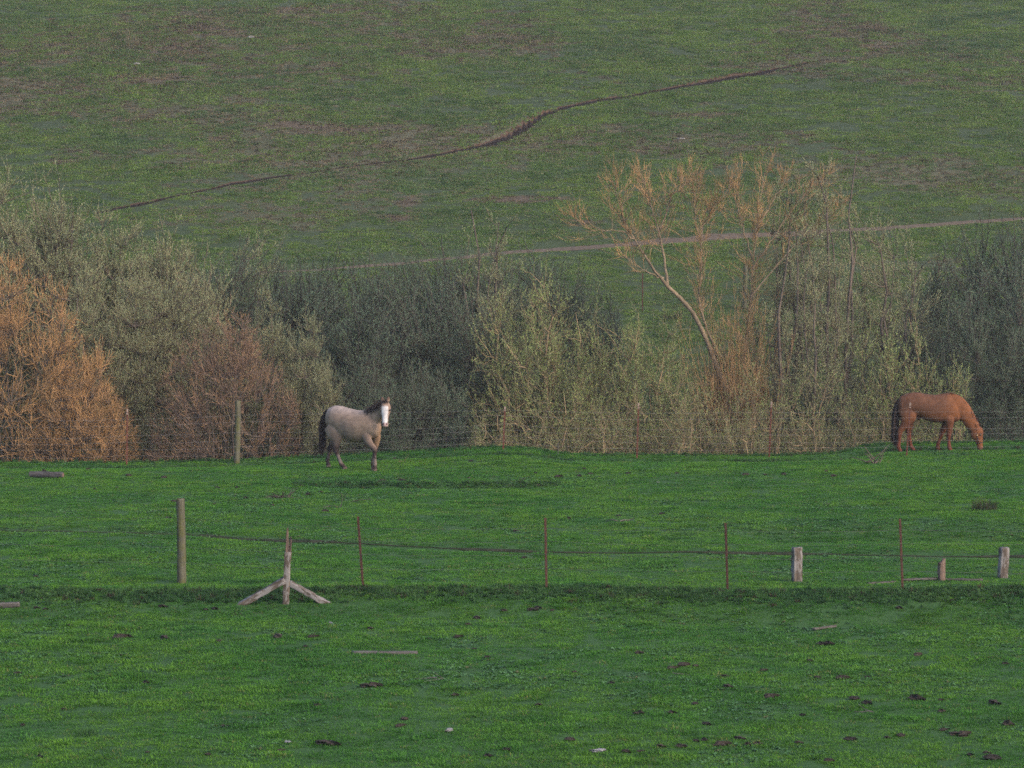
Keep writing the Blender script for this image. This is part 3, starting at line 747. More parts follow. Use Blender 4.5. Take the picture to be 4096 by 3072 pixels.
# ------------------------------------------------------------------ fences
def box_mesh(bm, x0, x1, y0, y1, z0, z1):
    vs = [bm.verts.new(p) for p in ((x0, y0, z0), (x1, y0, z0), (x1, y1, z0), (x0, y1, z0), (x0, y0, z1), (x1, y0, z1), (x1, y1, z1), (x0, y1, z1))]
    for q in ((3, 2, 1, 0), (4, 5, 6, 7), (0, 1, 5, 4), (1, 2, 6, 5), (2, 3, 7, 6), (3, 0, 4, 7)): bm.faces.new([vs[i] for i in q])
def from_bm(name, bm, smooth=False):
    me = bpy.data.meshes.new(name); bm.to_mesh(me); bm.free()
    if smooth:
        for p in me.polygons: p.use_smooth = True
    return me
m = NT('rusty_steel'); P = m.objco(); n = m.noise(P, 16, 4)
M_RUST = m.bsdf(m.ramp(n, [(.3, (.05, .02, .015)), (.55, (.115, .04, .026)), (.8, (.18, .08, .05))]), .8, .3, bump=n, bstr=.3, bdist=.004)
m = NT('dark_rusty_steel'); P = m.objco(); n = m.noise(P, 16, 4)
M_RUST2 = m.bsdf(m.ramp(n, [(.3, (.036, .017, .014)), (.55, (.075, .03, .022)), (.8, (.125, .06, .042))]), .8, .3, bump=n, bstr=.3, bdist=.004)
m = NT('faded_white_tip'); P = m.objco(); n = m.noise(P, 40, 3)
M_TIP = m.bsdf(m.ramp(n, [(.35, (.12, .06, .045)), (.6, (.27, .21, .18))]), .7, .3)
m = NT('galvanised_wire'); P = m.objco(); n = m.noise(P, 3, 3)
M_WIRE = m.bsdf(m.ramp(n, [(.3, (.20, .19, .19)), (.7, (.38, .37, .37))]), .5, .5)
m = NT('dull_wire'); P = m.objco(); n = m.noise(P, 3, 3)
M_WIRE2 = m.bsdf(m.ramp(n, [(.3, (.05, .055, .06)), (.7, (.12, .12, .12))]), .6, .4)

bm = bmesh.new()
box_mesh(bm, -.022, .022, -.004, .003, -.4, 1.0)          # flange (unit height 1 above ground)
box_mesh(bm, -.003, .003, .003, .036, -.4, 1.0)           # web
for k in range(22): box_mesh(bm, -.008, .008, -.012, -.004, .05 + k * .042, .05 + k * .042 + .016)
TPOST = from_bm('steel_post', bm); TPOST.materials.append(M_RUST)
TPOST2 = TPOST.copy(); TPOST2.materials.clear(); TPOST2.materials.append(M_RUST2)
bm = bmesh.new(); box_mesh(bm, -.0245, .0245, -.0065, .0055, .90, 1.003); box_mesh(bm, -.005, .005, .0056, .0385, .90, 1.003)
TIP = from_bm('post_tip', bm); TIP.materials.append(M_TIP)

def lathe_post(name, h, r, seed, bury=.35, sides=16, rings=22, wob=.012, taper=.9):
    g = np.random.default_rng(seed)
    zs = np.concatenate([np.linspace(-bury, h - .015, rings), [h, h]])
    a = np.arange(sides) * 2 * np.pi / sides; V = []
    bx = np.cumsum(g.normal(0, wob * .25, rings + 2)); by = np.cumsum(g.normal(0, wob * .25, rings + 2))
    lob = 1 + .05 * np.sin(2 * a + g.uniform(0, 6)) + .03 * np.sin(3 * a + g.uniform(0, 6)) + g.normal(0, .02, sides)
    for i, z in enumerate(zs):
        t = max(0, min(1, z / h)); rr = r * (1 - (1 - taper) * t) * lob * (1 + g.normal(0, .012, sides))
        if i == rings: rr = rr * .93
        if i == rings + 1: rr = rr * 0
        V.append(np.stack([bx[i] + rr * np.cos(a), by[i] + rr * np.sin(a), np.full(sides, z) + (g.normal(0, .004, sides) if i >= rings else 0)], 1))
    V = np.concatenate(V); n = len(zs)
    i = (np.arange(n - 1)[:, None] * sides + np.arange(sides)[None]); j = (np.arange(n - 1)[:, None] * sides + (np.arange(sides)[None] + 1) % sides)
    return mesh_np(name, V, np.stack([i, j, j + sides, i + sides], -1).reshape(-1, 4), True)
m = NT('round_post_wood'); P = m.objco()
n = m.noise(m.scaled(P, 30, 30, 2.5), 1.0, 5); n3 = m.noise(P, 5, 3)
c = m.ramp(n, [(.25, (.075, .068, .052)), (.5, (.16, .15, .115)), (.8, (.25, .235, .185))])
lich = m.math('MULTIPLY', m.ramp(n3, [(.45, (0, 0, 0)), (.62, (1, 1, 1))]), .6)
c = m.mix(lich, c, (.17, .17, .05))
crk = m.ramp(m.noise(m.scaled(P, 1.5, 1.5, 26), 1.0, 2), [(.66, (0, 0, 0)), (.70, (1, 1, 1))])
c = m.mix(m.math('MULTIPLY', crk, .6), c, (.07, .055, .045))
M_POST = m.bsdf(m.mix(1.0, c, (.62, .63, .58), 'MULTIPLY'), .9, .15, bump=n, bstr=.4, bdist=.01)

def wire_curve(name, pts, r, mat, parent, sides=4):
    V, F = tubes(np.array(pts)[None], np.full((1, len(pts)), r), sides)
    return put(name, mesh_np(name, V, F), mat, parent)
def sag_line(A, B, sag, g, k=9, jit=0.004):
    t = np.linspace(0, 1, k)[:, None]
    P = np.array(A) * (1 - t) + np.array(B) * t
    P[:, 2] -= (sag * 4 * t * (1 - t))[:, 0]; P[1:-1, 2] += g.normal(0, jit, k - 2)
    return P
def fence(name, label, posts, wires, wr, wmat, seed, tips, cat='fence', Yfix=None):
    """posts: (kind, px_base, py_base, py_top, px_top)"""
    g = np.random.default_rng(seed)
    P = []
    for kd, pb, yb, yt, pt in posts:
        x, y, z = at(pb, yb) if Yfix is None else atY(pb, Yfix)
        h = zat(yt, y) - z
        lean = math.atan2((pt - pb) * K / FPX * y, h)
        P.append((kd, x, y, z, h, lean))
    root = tag(empty(name, (P[len(P) // 2][1], P[len(P) // 2][2], P[len(P) // 2][3])), label, cat)
    o0 = np.array(root.location)
    heads = []
    for i, (kd, x, y, z, h, lean) in enumerate(P):
        if kd == 'wood':
            o = put('wooden_post', lathe_post('wooden_post', h, .085, seed + i), M_POST, root)
        else:
            o = put('steel_post', TPOST if tips else TPOST2, None, root); o.scale = (1, 1, h)
            if tips:
                c = put('painted_tip', TIP, None, o)
        o.location = (x - o0[0], y - o0[1], z - o0[2]); o.rotation_euler = (g.normal(0, .012), lean, g.normal(0, .25) if kd != 'wood' else 0)
        up = np.array([math.sin(lean), 0, math.cos(lean)])
        heads.append((np.array([x, y - (.09 if kd == 'wood' else .016), z]) - o0, up, h))
    # carry the wires on past the last posts
    a, b = heads[0], heads[1]; ext0 = (a[0] - (b[0] - a[0]) * (1.2 if True else 1), a[1], a[2])
    a, b = heads[-1], heads[-2]; ext1 = (a[0] - (b[0] - a[0]) * 1.2, a[1], a[2])
    H = [ext0] + heads + [ext1]
    for k, (fr, sag) in enumerate(wires):
        pts = []
        for (p, u, h), (q, u2, h2) in zip(H[:-1], H[1:]):
            A = p + u * (1.30 * fr + (h - 1.30) * .5 * fr); B = q + u2 * (1.30 * fr + (h2 - 1.30) * .5 * fr)
            L = sag_line(A, B, sag * g.uniform(.3, 1.4), g)
            pts += list(L if not pts else L[1:])
        wire_curve('wire', pts, wr, wmat, root)
    return root

fence('wire_fence', 'near wire fence of thin rusty steel posts and one thick round post', [
    ('wood', 388, 1264, 1079, 388), ('steel', 782, 1275, 1118, 771), ('steel', 1181, 1273, 1121, 1178), ('steel', 1575, 1279, 1132, 1570), ('steel', 1956, 1280, 1123, 1949)],
    [(.86, .02), (.67, .03), (.48, .04), (.28, .05)], .0022, M_WIRE2, 5, False)
fence('wire_fence', 'wire fence along the creek with rusty steel posts passing before the chestnut horse', [
    ('steel', 270, 998, 884, 272), ('wood', 509, 997, 866, 514), ('steel', 1087, 988, 879, 1091), ('steel', 1377, 983, 871, 1380), ('steel', 1664, 984, 868, 1668), ('steel', 1962, 986, 870, 1969), ('steel', 2330, 986, 872, 2331)],
    [(.88, .02), (.76, .02), (.57, .06), (.44, .05), (.31, .04), (.19, .05)], 0.0015, M_WIRE, 6, True, Yfix=87.75)
fence('wire_fence', 'distant fence at the foot of the hill with pale round post beside bare willow', [
    ('steel', 1388, 672, 590, 1388), ('wood', 1610, 668, 572, 1611), ('steel', 2027, 655, 568, 2028)],
    [(.86, .02), (.6, .03), (.35, .04)], .002, M_WIRE2, 7, False)

# ------------------------------------------------------------------ old timber
m = NT('flaking_timber'); P = m.objco()
n = m.noise(m.scaled(P, 26, 26, 2.2), 1.0, 5); pn = m.noise(m.scaled(P, 9, 9, 3.2), 1.0, 5, .65)
wood = m.ramp(n, [(.3, (.06, .048, .036)), (.7, (.20, .16, .125))])
paint = m.ramp(n, [(.25, (.20, .185, .17)), (.8, (.36, .335, .31))])
c = m.mix(m.ramp(pn, [(.46, (0, 0, 0)), (.52, (1, 1, 1))]), wood, paint)
M_FLAKE = m.bsdf(m.mix(1.0, c, (.76, .76, .80), 'MULTIPLY'), .9, .15, bump=pn, bstr=.5, bdist=.012)
m = NT('grey_timber'); P = m.objco(); n = m.noise(m.scaled(P, 24, 24, 2), 1.0, 5)
M_GREYW = m.bsdf(m.ramp(n, [(.25, (.045, .04, .036)), (.5, (.105, .096, .088)), (.8, (.18, .17, .155))]), .9, .15, bump=n, bstr=.5, bdist=.01)
m = NT('red_brown_timber'); P = m.objco(); n = m.noise(m.scaled(P, 26, 26, 2), 1.0, 5)
M_BROWNW = m.bsdf(m.ramp(n, [(.25, (.075, .05, .04)), (.7, (.21, .15, .12))]), .9, .15, bump=n, bstr=.5, bdist=.01)

def timber(name, L, w, d, seed, rings=14, top='cut', rough=.006, taper=1.0):
    """weathered square timber from z=0 to z=L with uneven faces; `top` cut, slant or splinter"""
    g = np.random.default_rng(seed); side = 4; per = side * 3
    cs = []
    for k in range(side):
        a0 = np.array([[-1, -1], [1, -1], [1, 1], [-1, 1]])[k]; a1 = np.array([[-1, -1], [1, -1], [1, 1], [-1, 1]])[(k + 1) % 4]
        for t in (0.06, .5, .94): cs.append(a0 * (1 - t) + a1 * t)
    cs = np.array(cs, float) * np.array([w / 2, d / 2])
    V = []
    warp = g.normal(0, rough, (per, 2))
    for i in range(rings):
        t = i / (rings - 1); s = 1 - (1 - taper) * t
        p = cs * s + warp * .8 + g.normal(0, rough * .6, (per, 2))
        z = np.full(per, L * t)
        if i >= rings - 2:
            if top == 'slant': z = z + (cs[:, 0] / w) * .12 * (i == rings - 1) + g.normal(0, .008, per)
            elif top == 'splinter': z = z - (i == rings - 1) * np.abs(g.normal(0, .10, per)) - .22 * np.clip(cs[:, 0] / w + .15, 0, 1) * (i >= rings - 2)
            else: z = z + g.normal(0, .006, per)
        V.append(np.concatenate([p, z[:, None]], 1))
    V = np.concatenate(V)
    i = (np.arange(rings - 1)[:, None] * per + np.arange(per)[None]); j = (np.arange(rings - 1)[:, None] * per + (np.arange(per)[None] + 1) % per)
    F = [np.stack([i, j, j + per, i + per], -1).reshape(-1, 4)]
    c0 = len(V); V = np.vstack([V, V[:per].mean(0), V[-per:].mean(0)])
    q = np.arange(per); F.append(np.stack([(q + 1) % per, q, np.full(per, c0)], 1)); F.append(np.stack([q + (rings - 1) * per, (q + 1) % per + (rings - 1) * per, np.full(per, c0 + 1)], 1))
    return mesh_np(name, V, F)
def lay(o, A, B):
    """turn an object's +Z along A->B and set it at A"""
    A = mathutils.Vector(A); B = mathutils.Vector(B)
    o.location = A; o.rotation_euler = (B - A).to_track_quat('Z', 'Y').to_euler()

# braced broken post
x, y, z = at(612, 1309)
r = tag(empty('broken_post', (x, y, z)), 'splintered old fence post propped between two flaking slanted braces', 'post')
pm = FPX / y
def loc(zx, zy):                    # reading from the enlarged view of the post
    X = (600 + zx * .4973 - 2048) / pm; Zz = CAM_H - (1900 + zy * .4973 - HORIZ) / pm
    return (X - x, 0.0, Zz - z)
o = put('upright', timber('upright', 1.05, .112, .11, 3, top='cut', rough=.007, taper=.93), M_FLAKE, r); lay(o, (loc(1073, 1075)[0], 0, -.1), loc(1094, 640))
o = put('splinter', timber('splinter', .62, .055, .07, 4, rings=10, top='splinter', rough=.006, taper=.22), M_BROWNW, r); lay(o, tuple(np.array(loc(1092, 690))), loc(1098, 445))
o = put('splinter', timber('splinter', .34, .035, .05, 14, rings=8, top='slant', rough=.005, taper=.6), M_BROWNW, r); lay(o, tuple(np.array(loc(1113, 690)) + [0, .01, 0]), loc(1120, 560))
a, b = np.array(loc(680, 1068)), np.array(loc(1046, 872))
o = put('brace', timber('brace', float(np.linalg.norm(b - a)) + .1, .12, .10, 5, top='slant', rough=.007), M_FLAKE, r); lay(o, a + [0, -.03, -.03], b + [0, -.03, 0])
a, b = np.array(loc(1450, 1068)), np.array(loc(1112, 893))
o = put('brace', timber('brace', float(np.linalg.norm(b - a)) + .05, .11, .10, 6, top='slant', rough=.008), M_FLAKE, r); lay(o, a + [0, .02, -.03], b + [0, .02, 0])

def old_post(px, yb, yt, w, seed, label, mat, top='cut', lean=0.0):
    x, y, z = at(px, yb); h = zat(yt, y) - z
    o = put('old_post', timber('old_post', h + .3, w, w * .9, seed, top=top, rough=.008), mat)
    o.location = (x - math.sin(lean) * .3, y, z - .3); o.rotation_euler = (0, lean, .3)
    return tag(o, label, 'post')
old_post(1726, 1261, 1186, .165, 21, 'stubby white flaking post with dark crack between two steel posts', M_FLAKE)
old_post(2040, 1258, 1215, .11, 22, 'short brown weathered stump post beside a fallen rail', M_BROWNW, 'slant')
old_post(2173, 1252, 1186, .16, 23, 'stubby flaking post with grey patches at the far end of the rail', M_FLAKE, lean=.05)
x, y, z = atY(1206, 87.9)
o = put('thin_stake', timber('thin_stake', .42, .022, .02, 24, rings=6, rough=.002), M_GREYW); o.location = (x, y, z - .08)
tag(o, 'thin pale stake standing at the pasture edge beside the grassy mound', 'stake')

def plank(name, A, B, w, d, seed, mat, label, cat, lift=.02):
    a = np.array(at(*A)); b = np.array(at(*B)); a[2] += lift; b[2] += lift
    o = put(name, timber(name, float(np.linalg.norm(b - a)), w, d, seed, rough=.006), mat); lay(o, a, b)
    return tag(o, label, cat)
plank('plank', (757, 1418), (900, 1419), .10, .07, 31, M_GREYW, 'long grey plank lying flat in the open grass', 'plank', .0)
plank('plank', (-40, 1319), (34, 1316), .12, .09, 32, M_GREYW, 'grey plank end lying below the round fence post', 'plank', .04)
plank('plank', (1762, 1368), (1810, 1361), .07, .03, 33, M_GREYW, 'short pale board lying slanted below the stubby white post', 'plank', .03)
plank('fallen_rail', (1955, 1261), (2030, 1258), .04, .035, 34, M_GREYW, 'thin pale rail lying against the short stump post', 'rail', .04)
plank('fallen_rail', (2046, 1258), (2130, 1259), .05, .04, 35, M_GREYW, 'weathered rail lying between the two stump posts', 'rail', .02)
plank('fallen_rail', (1880, 1267), (1940, 1263), .03, .03, 36, M_GREYW, 'thin pale stick in the grass beside the steel post', 'rail', .02)

# log
x, y, z = at(96, 1034)
m = NT('log_bark'); P = m.objco(); n = m.noise(m.scaled(P, 20, 20, 4), 1.0, 5)
M_LOG = m.bsdf(m.ramp(n, [(.3, (.035, .033, .035)), (.7, (.10, .094, .094))]), .9, .1, bump=n, bstr=.6, bdist=.02)
m = NT('log_end'); P = m.objco(); n = m.noise(P, 20, 3)
M_END = m.bsdf(m.ramp(n, [(.3, (.12, .08, .065)), (.7, (.22, .15, .12))]), .9, .1)
r = tag(empty('log', (x, y, z)), 'grey cut log lying in grass before the golden shrub', 'log')
o = put('bark', lathe_post('bark', .86, .085, 41, bury=0, taper=.95), M_LOG, r); lay(o, (-.43, .04, .085), (.43, -.06, .07))
o = put('cut_end', lathe_post('cut_end', .012, .078, 42, bury=0, rings=3, wob=0), M_END, r); lay(o, (.425, -.06, .07), (.525, -.071, .069))

def sticks(name, px, py, n, L, spread, up, seed, label, cat, mat, rad=.012):
    g = np.random.default_rng(seed); x, y, z = at(px, py)
    st = np.stack([g.normal(0, spread, n), g.normal(0, spread * .5, n), g.uniform(0, .04, n)], 1)
    P = grow(g, st, unit(np.stack([g.normal(0, 1, n), g.normal(0, .5, n), np.abs(g.normal(up, .25, n))], 1)), L * g.uniform(.5, 1.2, n), 6, .18, -.02)
    P[..., 2] = np.maximum(P[..., 2], .01)
    V, F = tubes(P, (rad * g.uniform(.5, 1.2, n))[:, None] * np.linspace(1, .35, 6)[None], 5)
    o = put(name, mesh_np(name, V, F, True), mat); o.location = (x, y, z)
    return tag(o, label, cat)
sticks('brushwood', 605, 1078, 26, .38, .10, .35, 51, 'small pile of dark broken twigs in the upper pasture', 'brushwood', W_DARK)
sticks('dead_branch', 1893, 1003, 11, .65, .16, .7, 52, 'pale dead branch with upturned prongs before the chestnut horse', 'branch', W_GREY, .018)
sticks('stick', 1340, 1131, 3, .4, .05, .05, 53, 'short pale curved stick lying in the mid pasture', 'stick', M_GREYW, .02)
sticks('stick', 718, 1100, 4, .42, .08, .1, 54, 'dark forked twig lying beyond the rusty steel post', 'stick', W_DARK)
sticks('stick', 755, 1088, 3, .42, .06, .15, 55, 'thin dark twig lying beside the hollow', 'stick', W_DARK)
sticks('stick', 1460, 2711 / K, 2, .28, .03, .1, 56, 'tiny whitish stick lying below the long grey plank', 'stick', M_GREYW, .012)
sticks('stick', 3504 / K, 2870 / K, 2, .25, .03, .2, 57, 'tiny whitish twig lying in the near grass', 'stick', M_GREYW, .012)
sticks('stick', 1773 / K, 2731 / K, 3, .5, .05, .0, 58, 'thin grey twig lying in the open grass past the plank', 'stick', M_GREYW, .01)
sticks('stick', 860 + 0, 1000, 4, .5, .1, .05, 59, 'thin bent twigs lying between the feet of the buckskin horse', 'stick', W_TAN, .008)

# dark tussock and other clumps of taller plants
def tussock(px, py, seed, label, mat, n=90, r=.22, h0=.15, h1=.36, name='tussock'):
    x, y, z = at(px, py)
    v, f = blades(seed, n, r, h0, h1, .014, .55)
    o = put(name, mesh_np(name, v, f), mat); o.location = (x, y, z)
    return tag(o, label, 'plant')
m = NT('dark_tussock'); P = m.objco(); n = m.noise(P, 9, 3)
M_TUS = m.bsdf(m.ramp(n, [(.3, (.035, .045, .024)), (.55, (.06, .07, .032)), (.75, (.13, .09, .06))]), .8, .15, trans=.2)
tussock(2132, 1103, 61, 'dark brown green tussock standing alone in the right pasture', M_TUS, 190, .28, .12, .34)
tussock(178 + 0, 1597, 62, 'low dark green tussock in the near grass', M_DARKW, 60, .16, .06, .14)
tussock(1490, 1160, 63, 'dark green clump of taller grass beside the rut', M_DARKW, 50, .2, .06, .15)
tussock(995, 1120, 64, 'dark lush clump of grass in the middle of the pasture', M_DARKW, 90, .42, .05, .13)
tussock(290, 100, 65, 'tall dry stalks standing on the hillside', M_DRY, 60, .35, .5, 1.5)
tussock(1885, 68, 66, 'dry brown bush clump high on the hill', M_DRY, 260, .75, .3, .75)
tussock(1450 + 0, 690, 67, 'brown dead clump at the foot of the hill beside the bare willow', M_TUS, 120, .4, .15, .4)

# stones on the hill
def lump(seed, sub=2, amp=.25, flat=.55):
    bm = bmesh.new(); bmesh.ops.create_icosphere(bm, subdivisions=sub, radius=1.0)
    g = np.random.default_rng(seed); ph = g.uniform(0, 6, (6, 3)); fr = g.uniform(1.2, 4.5, (6, 3))
    for v in bm.verts:
        c = np.array(v.co); k = 1 + amp * sum(math.sin(float(np.dot(fr[i], c) + ph[i, 0])) for i in range(6)) / 2.4 + g.normal(0, amp * .2)
        v.co = (c[0] * k, c[1] * k * .8, c[2] * k * flat)
    return from_bm('lump', bm)
m = NT('pale_stone'); P = m.objco(); n = m.noise(P, 3, 4)
M_STONE = m.bsdf(m.ramp(n, [(.3, (.17, .165, .15)), (.7, (.33, .32, .30))]), .9, .2, bump=n, bstr=.4)
for (px, py, s, sx), lb in zip([(298, 142, .13, 1.9), (545, 83, .10, 1.8), (1470, 301, .09, 2.4)], ['pale flat stone beside the brown worn ground high on the hill', 'small pale stone near the top of the hill', 'pale broken stone above the crown of the bare willow']):
    x, y, z = at(px, py); me = lump(int(px), 2); me.materials.append(M_STONE)
    o = put('stone', me); o.location = (x, y, z + s * .25); o.scale = (s * sx, s, s * 1.1); tag(o, lb, 'stone')

# dung and clods
m = NT('clod'); P = m.objco(); n = m.noise(P, 4, 4)
M_CLOD = m.bsdf(m.mix(m.rnd(), m.ramp(n, [(.3, (.018, .016, .015)), (.7, (.05, .043, .04))]), m.ramp(n, [(.3, (.03, .025, .021)), (.7, (.075, .061, .052))])), .95, .1, bump=n, bstr=.5)
m = NT('pale_clod'); P = m.objco(); n = m.noise(P, 4, 4)
M_PCLOD = m.bsdf(m.ramp(n, [(.3, (.12, .115, .12)), (.7, (.34, .33, .34))]), .95, .1)
LUMPS = [lump(900 + i, 2, .5, .55) for i in range(5)]
for me in LUMPS: me.materials.append(M_CLOD)
PL = lump(950, 2, .45, .4); PL.materials.append(M_PCLOD)
CL = []
for zx, zy, s in [(1010, 140, 1), (1345, 155, 1.1), (1285, 160, .7), (740, 338, 1.5), (800, 335, 1), (1020, 345, 1.4), (1965, 338, 1.1), (1745, 340, 1.6), (85, 570, .9), (1990, 780, .9), (2030, 1025, 1.7), (2090, 1030, 1.3), (905, 1080, .6), (1760, 1068, .7), (110, 905, .6), (205, 148, .8), (265, 158, .7), (420, 262, .7), (1370, 360, .7), (900, 630, .7), (375, 800, .5), (1400, 910, .6), (1290, 1095, .8), (1920, 398, .6), (220, 1108, .8)]:
    CL.append((zx * .633, 2350 + zy * .633, s))
for zx, zy, s in [(1150, 162, 1.1), (1190, 148, 1), (800, 215, 1.1), (1280, 165, .8), (970, 168, .8), (120, 282, .8), (680, 335, .9), (495, 350, .6), (785, 412, .7), (865, 465, .7), (1830, 440, 1), (2045, 540, 1.2), (2120, 520, 1.4), (1660, 635, .9), (1420, 562, .7), (90, 655, 1.6), (145, 653, 1.4), (335, 865, .9), (310, 910, 1), (1845, 825, 1.1), (1810, 830, .8), (2045, 825, 1), (1390, 1000, 1.1), (990, 1065, .9), (870, 1105, 1), (1970, 1040, 1), (2110, 1040, 1.1), (1750, 1075, .8), (1845, 1075, .7), (740, 255, .8), (1190, 775, .9), (660, 712, .8), (2190, 768, .8)]:
    CL.append((1400 + zx * .633, 2350 + zy * .633, s))
for zx, zy, s in [(950, 385, 1.7), (990, 383, 1.5), (300, 45, .9), (1440, 150, 1), (870, 490, .9), (1560, 455, 1.2), (2120, 510, 1), (325, 590, .8), (575, 555, .9), (920, 600, 1), (1080, 605, 1.3), (1240, 597, .7), (345, 660, 1), (620, 730, 1.5), (1155, 738, 1.5), (1240, 765, 1.1), (1550, 738, 1.4), (2050, 765, 1.5), (1710, 745, .8), (210, 900, 1.1), (830, 840, .7), (1715, 820, .9), (1805, 968, 1.3), (1860, 972, 1.4), (1455, 978, 1.1), (1135, 1000, 1.2), (200, 1005, 1), (420, 995, 1.1), (310, 1035, 1.2), (145, 1010, .8), (1730, 938, .8), (2140, 905, 1.6), (2005, 1090, 1), (1905, 1100, .9), (2040, 1125, 1.4), (1000, 1140, 1.2), (540, 1030, .8), (1370, 988, .7), (60, 520, 1.3), (140, 525, 1), (50, 1045, 1), (475, 1035, .8), (800, 1022, 1), (1380, 635, .6)]:
    CL.append((2700 + zx * .631, 2350 + zy * .631, s))
for zx, zy, s in [(800, 250, 1.3), (1025, 262, 1.2), (585, 335, .9), (1360, 325, .7), (1490, 325, .8), (1345, 430, .8), (2050, 477, 1.1), (1940, 370, 1.4), (2020, 355, 1), (1545, 390, .8), (1090, 415, 1), (60, 270, .8), (540, 210, .9), (205, 895, .8), (1050, 520, .8), (1715, 438, .8), (730, 327, .9), (265, 220, 1)]:
    CL.append((zx * .633, 1750 + zy * .633, s))
for zx, zy, s in [(320, 280, 1.3), (1320, 258, 1.3), (1450, 255, 1.2), (1760, 235, 1.1), (1480, 205, .8), (1050, 605, 1), (1975, 495, 1), (280, 140, 1), (765, 155, .8), (1385, 525, .9), (150, 515, .8), (1100, 775, .9), (1175, 235, 1), (200, 282, 1.1), (750, 265, .9), (1100, 272, .8), (1520, 238, 1), (1700, 505, .8)]:
    CL.append((1400 + zx * .633, 1750 + zy * .633, s))
for zx, zy, s in [(1085, 482, 1.2), (1325, 480, 1.1), (1640, 490, 1.2), (1210, 480, .8), (1595, 458, .8), (650, 470, .7)]:
    CL.append((2300 + zx * .633, 1600 + zy * .633, s))
g = np.random.default_rng(5)
for i, (px, py, s) in enumerate(CL):
    x, y, z = at(px / K, py / K)
    o = put('dung_clod', LUMPS[i % 5]); r = .052 * s * g.uniform(.85, 1.15)
    o.location = (x, y, z + r * .3 + .012); o.scale = (r * g.uniform(1.0, 1.6), r, r * g.uniform(.7, 1.1)); o.rotation_euler = (0, 0, g.uniform(-.6, .6))
    tag(o, 'dark clod of dung lying in the short grass', 'clod', 'dung clods scattered over the pasture')
for i, (px, py, s, lb) in enumerate([(2394, 3033, 1.4, 'whitish grey lump lying in the nearest grass'), (1794, 2946, 1.1, 'pale grey lump of dry dung in the near grass'), (1318, 2505, .7, 'small whitish scrap lying below the braced broken post'), (2635, 1934, .5, 'tiny white scrap lying in the upper pasture'), (3574, 2697, .5, 'tiny white scrap lying in the right near grass'), (1139, 2993, .9, 'thin pale curved scrap lying in the near grass')]):
    x, y, z = at(px / K, py / K); o = put('pale_scrap', PL); r = .05 * s
    o.location = (x, y, z + r * .5); o.scale = (r * 1.5, r, r * .8); o.rotation_euler = (0, 0, i); tag(o, lb, 'scrap')
# ------------------------------------------------------------------ horses
def loft(rings, sides=18):
    """rings: (centre, side vector, up vector) with lengths as half axes -> closed tube"""
    a = np.arange(sides) * 2 * np.pi / sides; V = []
    for c, s, u in rings: V.append(np.array(c)[None] + np.cos(a)[:, None] * np.array(s)[None] + np.sin(a)[:, None] * np.array(u)[None])
    n = len(rings); V = np.concatenate(V + [np.array([rings[0][0]]), np.array([rings[-1][0]])])
    i = (np.arange(n - 1)[:, None] * sides + np.arange(sides)[None]); j = (np.arange(n - 1)[:, None] * sides + (np.arange(sides)[None] + 1) % sides)
    q = np.arange(sides); c0, c1 = n * sides, n * sides + 1
    F = [np.stack([i, j, j + sides, i + sides], -1).reshape(-1, 4), np.stack([(q + 1) % sides, q, np.full(sides, c0)], 1), np.stack([q + (n - 1) * sides, (q + 1) % sides + (n - 1) * sides, np.full(sides, c1)], 1)]
    return V, F
def smooth_path(pts, rad, n):
    """Catmull-like resample of centre points and radii"""
    pts = np.array(pts, float); rad = np.array(rad, float); d = np.concatenate([[0], np.cumsum(np.linalg.norm(np.diff(pts, axis=0), axis=1))])
    t = np.linspace(0, d[-1], n); A = np.concatenate([pts, rad], 1); out = np.zeros((n, A.shape[1]))
    m = np.gradient(A, d, axis=0)
    k = np.clip(np.searchsorted(d, t, 'right') - 1, 0, len(d) - 2); h = (d[k + 1] - d[k])[:, None]; s = ((t - d[k])[:, None]) / h
    out = (2 * s**3 - 3 * s**2 + 1) * A[k] + (s**3 - 2 * s**2 + s) * h * m[k] + (-2 * s**3 + 3 * s**2) * A[k + 1] + (s**3 - s**2) * h * m[k + 1]
    return out[:, :3], np.maximum(out[:, 3:], 0.004)
def limb_loft(pts, rad, side, n=26, sides=14):
    P, Rr = smooth_path(pts, rad, n)
    T = np.gradient(P, axis=0); T = unit(T); side = np.array(side, float)
    rings = []
    for p, r, t in zip(P, Rr, T):
        s = side - t * np.dot(side, t); s = s / np.linalg.norm(s); u = np.cross(t, s)
        rings.append((p, s * r[0], u * r[1]))
    return loft(rings, sides)
Yv = (0, 1, 0)
def trunk_loft(rows):
    P, Rr = smooth_path([(x, 0, z) for x, z, a, b in rows], [(a, b) for x, z, a, b in rows], 34)
    return loft([(p, (0, r[0], 0), (0, 0, r[1])) for p, r in zip(P, Rr)], 24)
def foreleg(E, Kn, F, H, y):
    return limb_loft([(E[0] - .07, y * .88, E[1] + .30), (E[0], y, E[1] + .04), (E[0] * .5 + Kn[0] * .5 + .005, y, E[1] * .5 + Kn[1] * .5), (Kn[0], y, Kn[1]), (Kn[0] * .75 + F[0] * .25 - .005, y, Kn[1] * .75 + F[1] * .25), (Kn[0] * .3 + F[0] * .7 - .008, y, Kn[1] * .3 + F[1] * .7), (F[0], y, F[1]), (F[0] * .45 + H[0] * .55, y, F[1] * .45 + .035), (H[0], y, H[1] + .0)],
                     [(.085, .16), (.085, .125), (.068, .088), (.060, .068), (.047, .050), (.043, .048), (.052, .058), (.050, .055), (.066, .076)], Yv, 30)
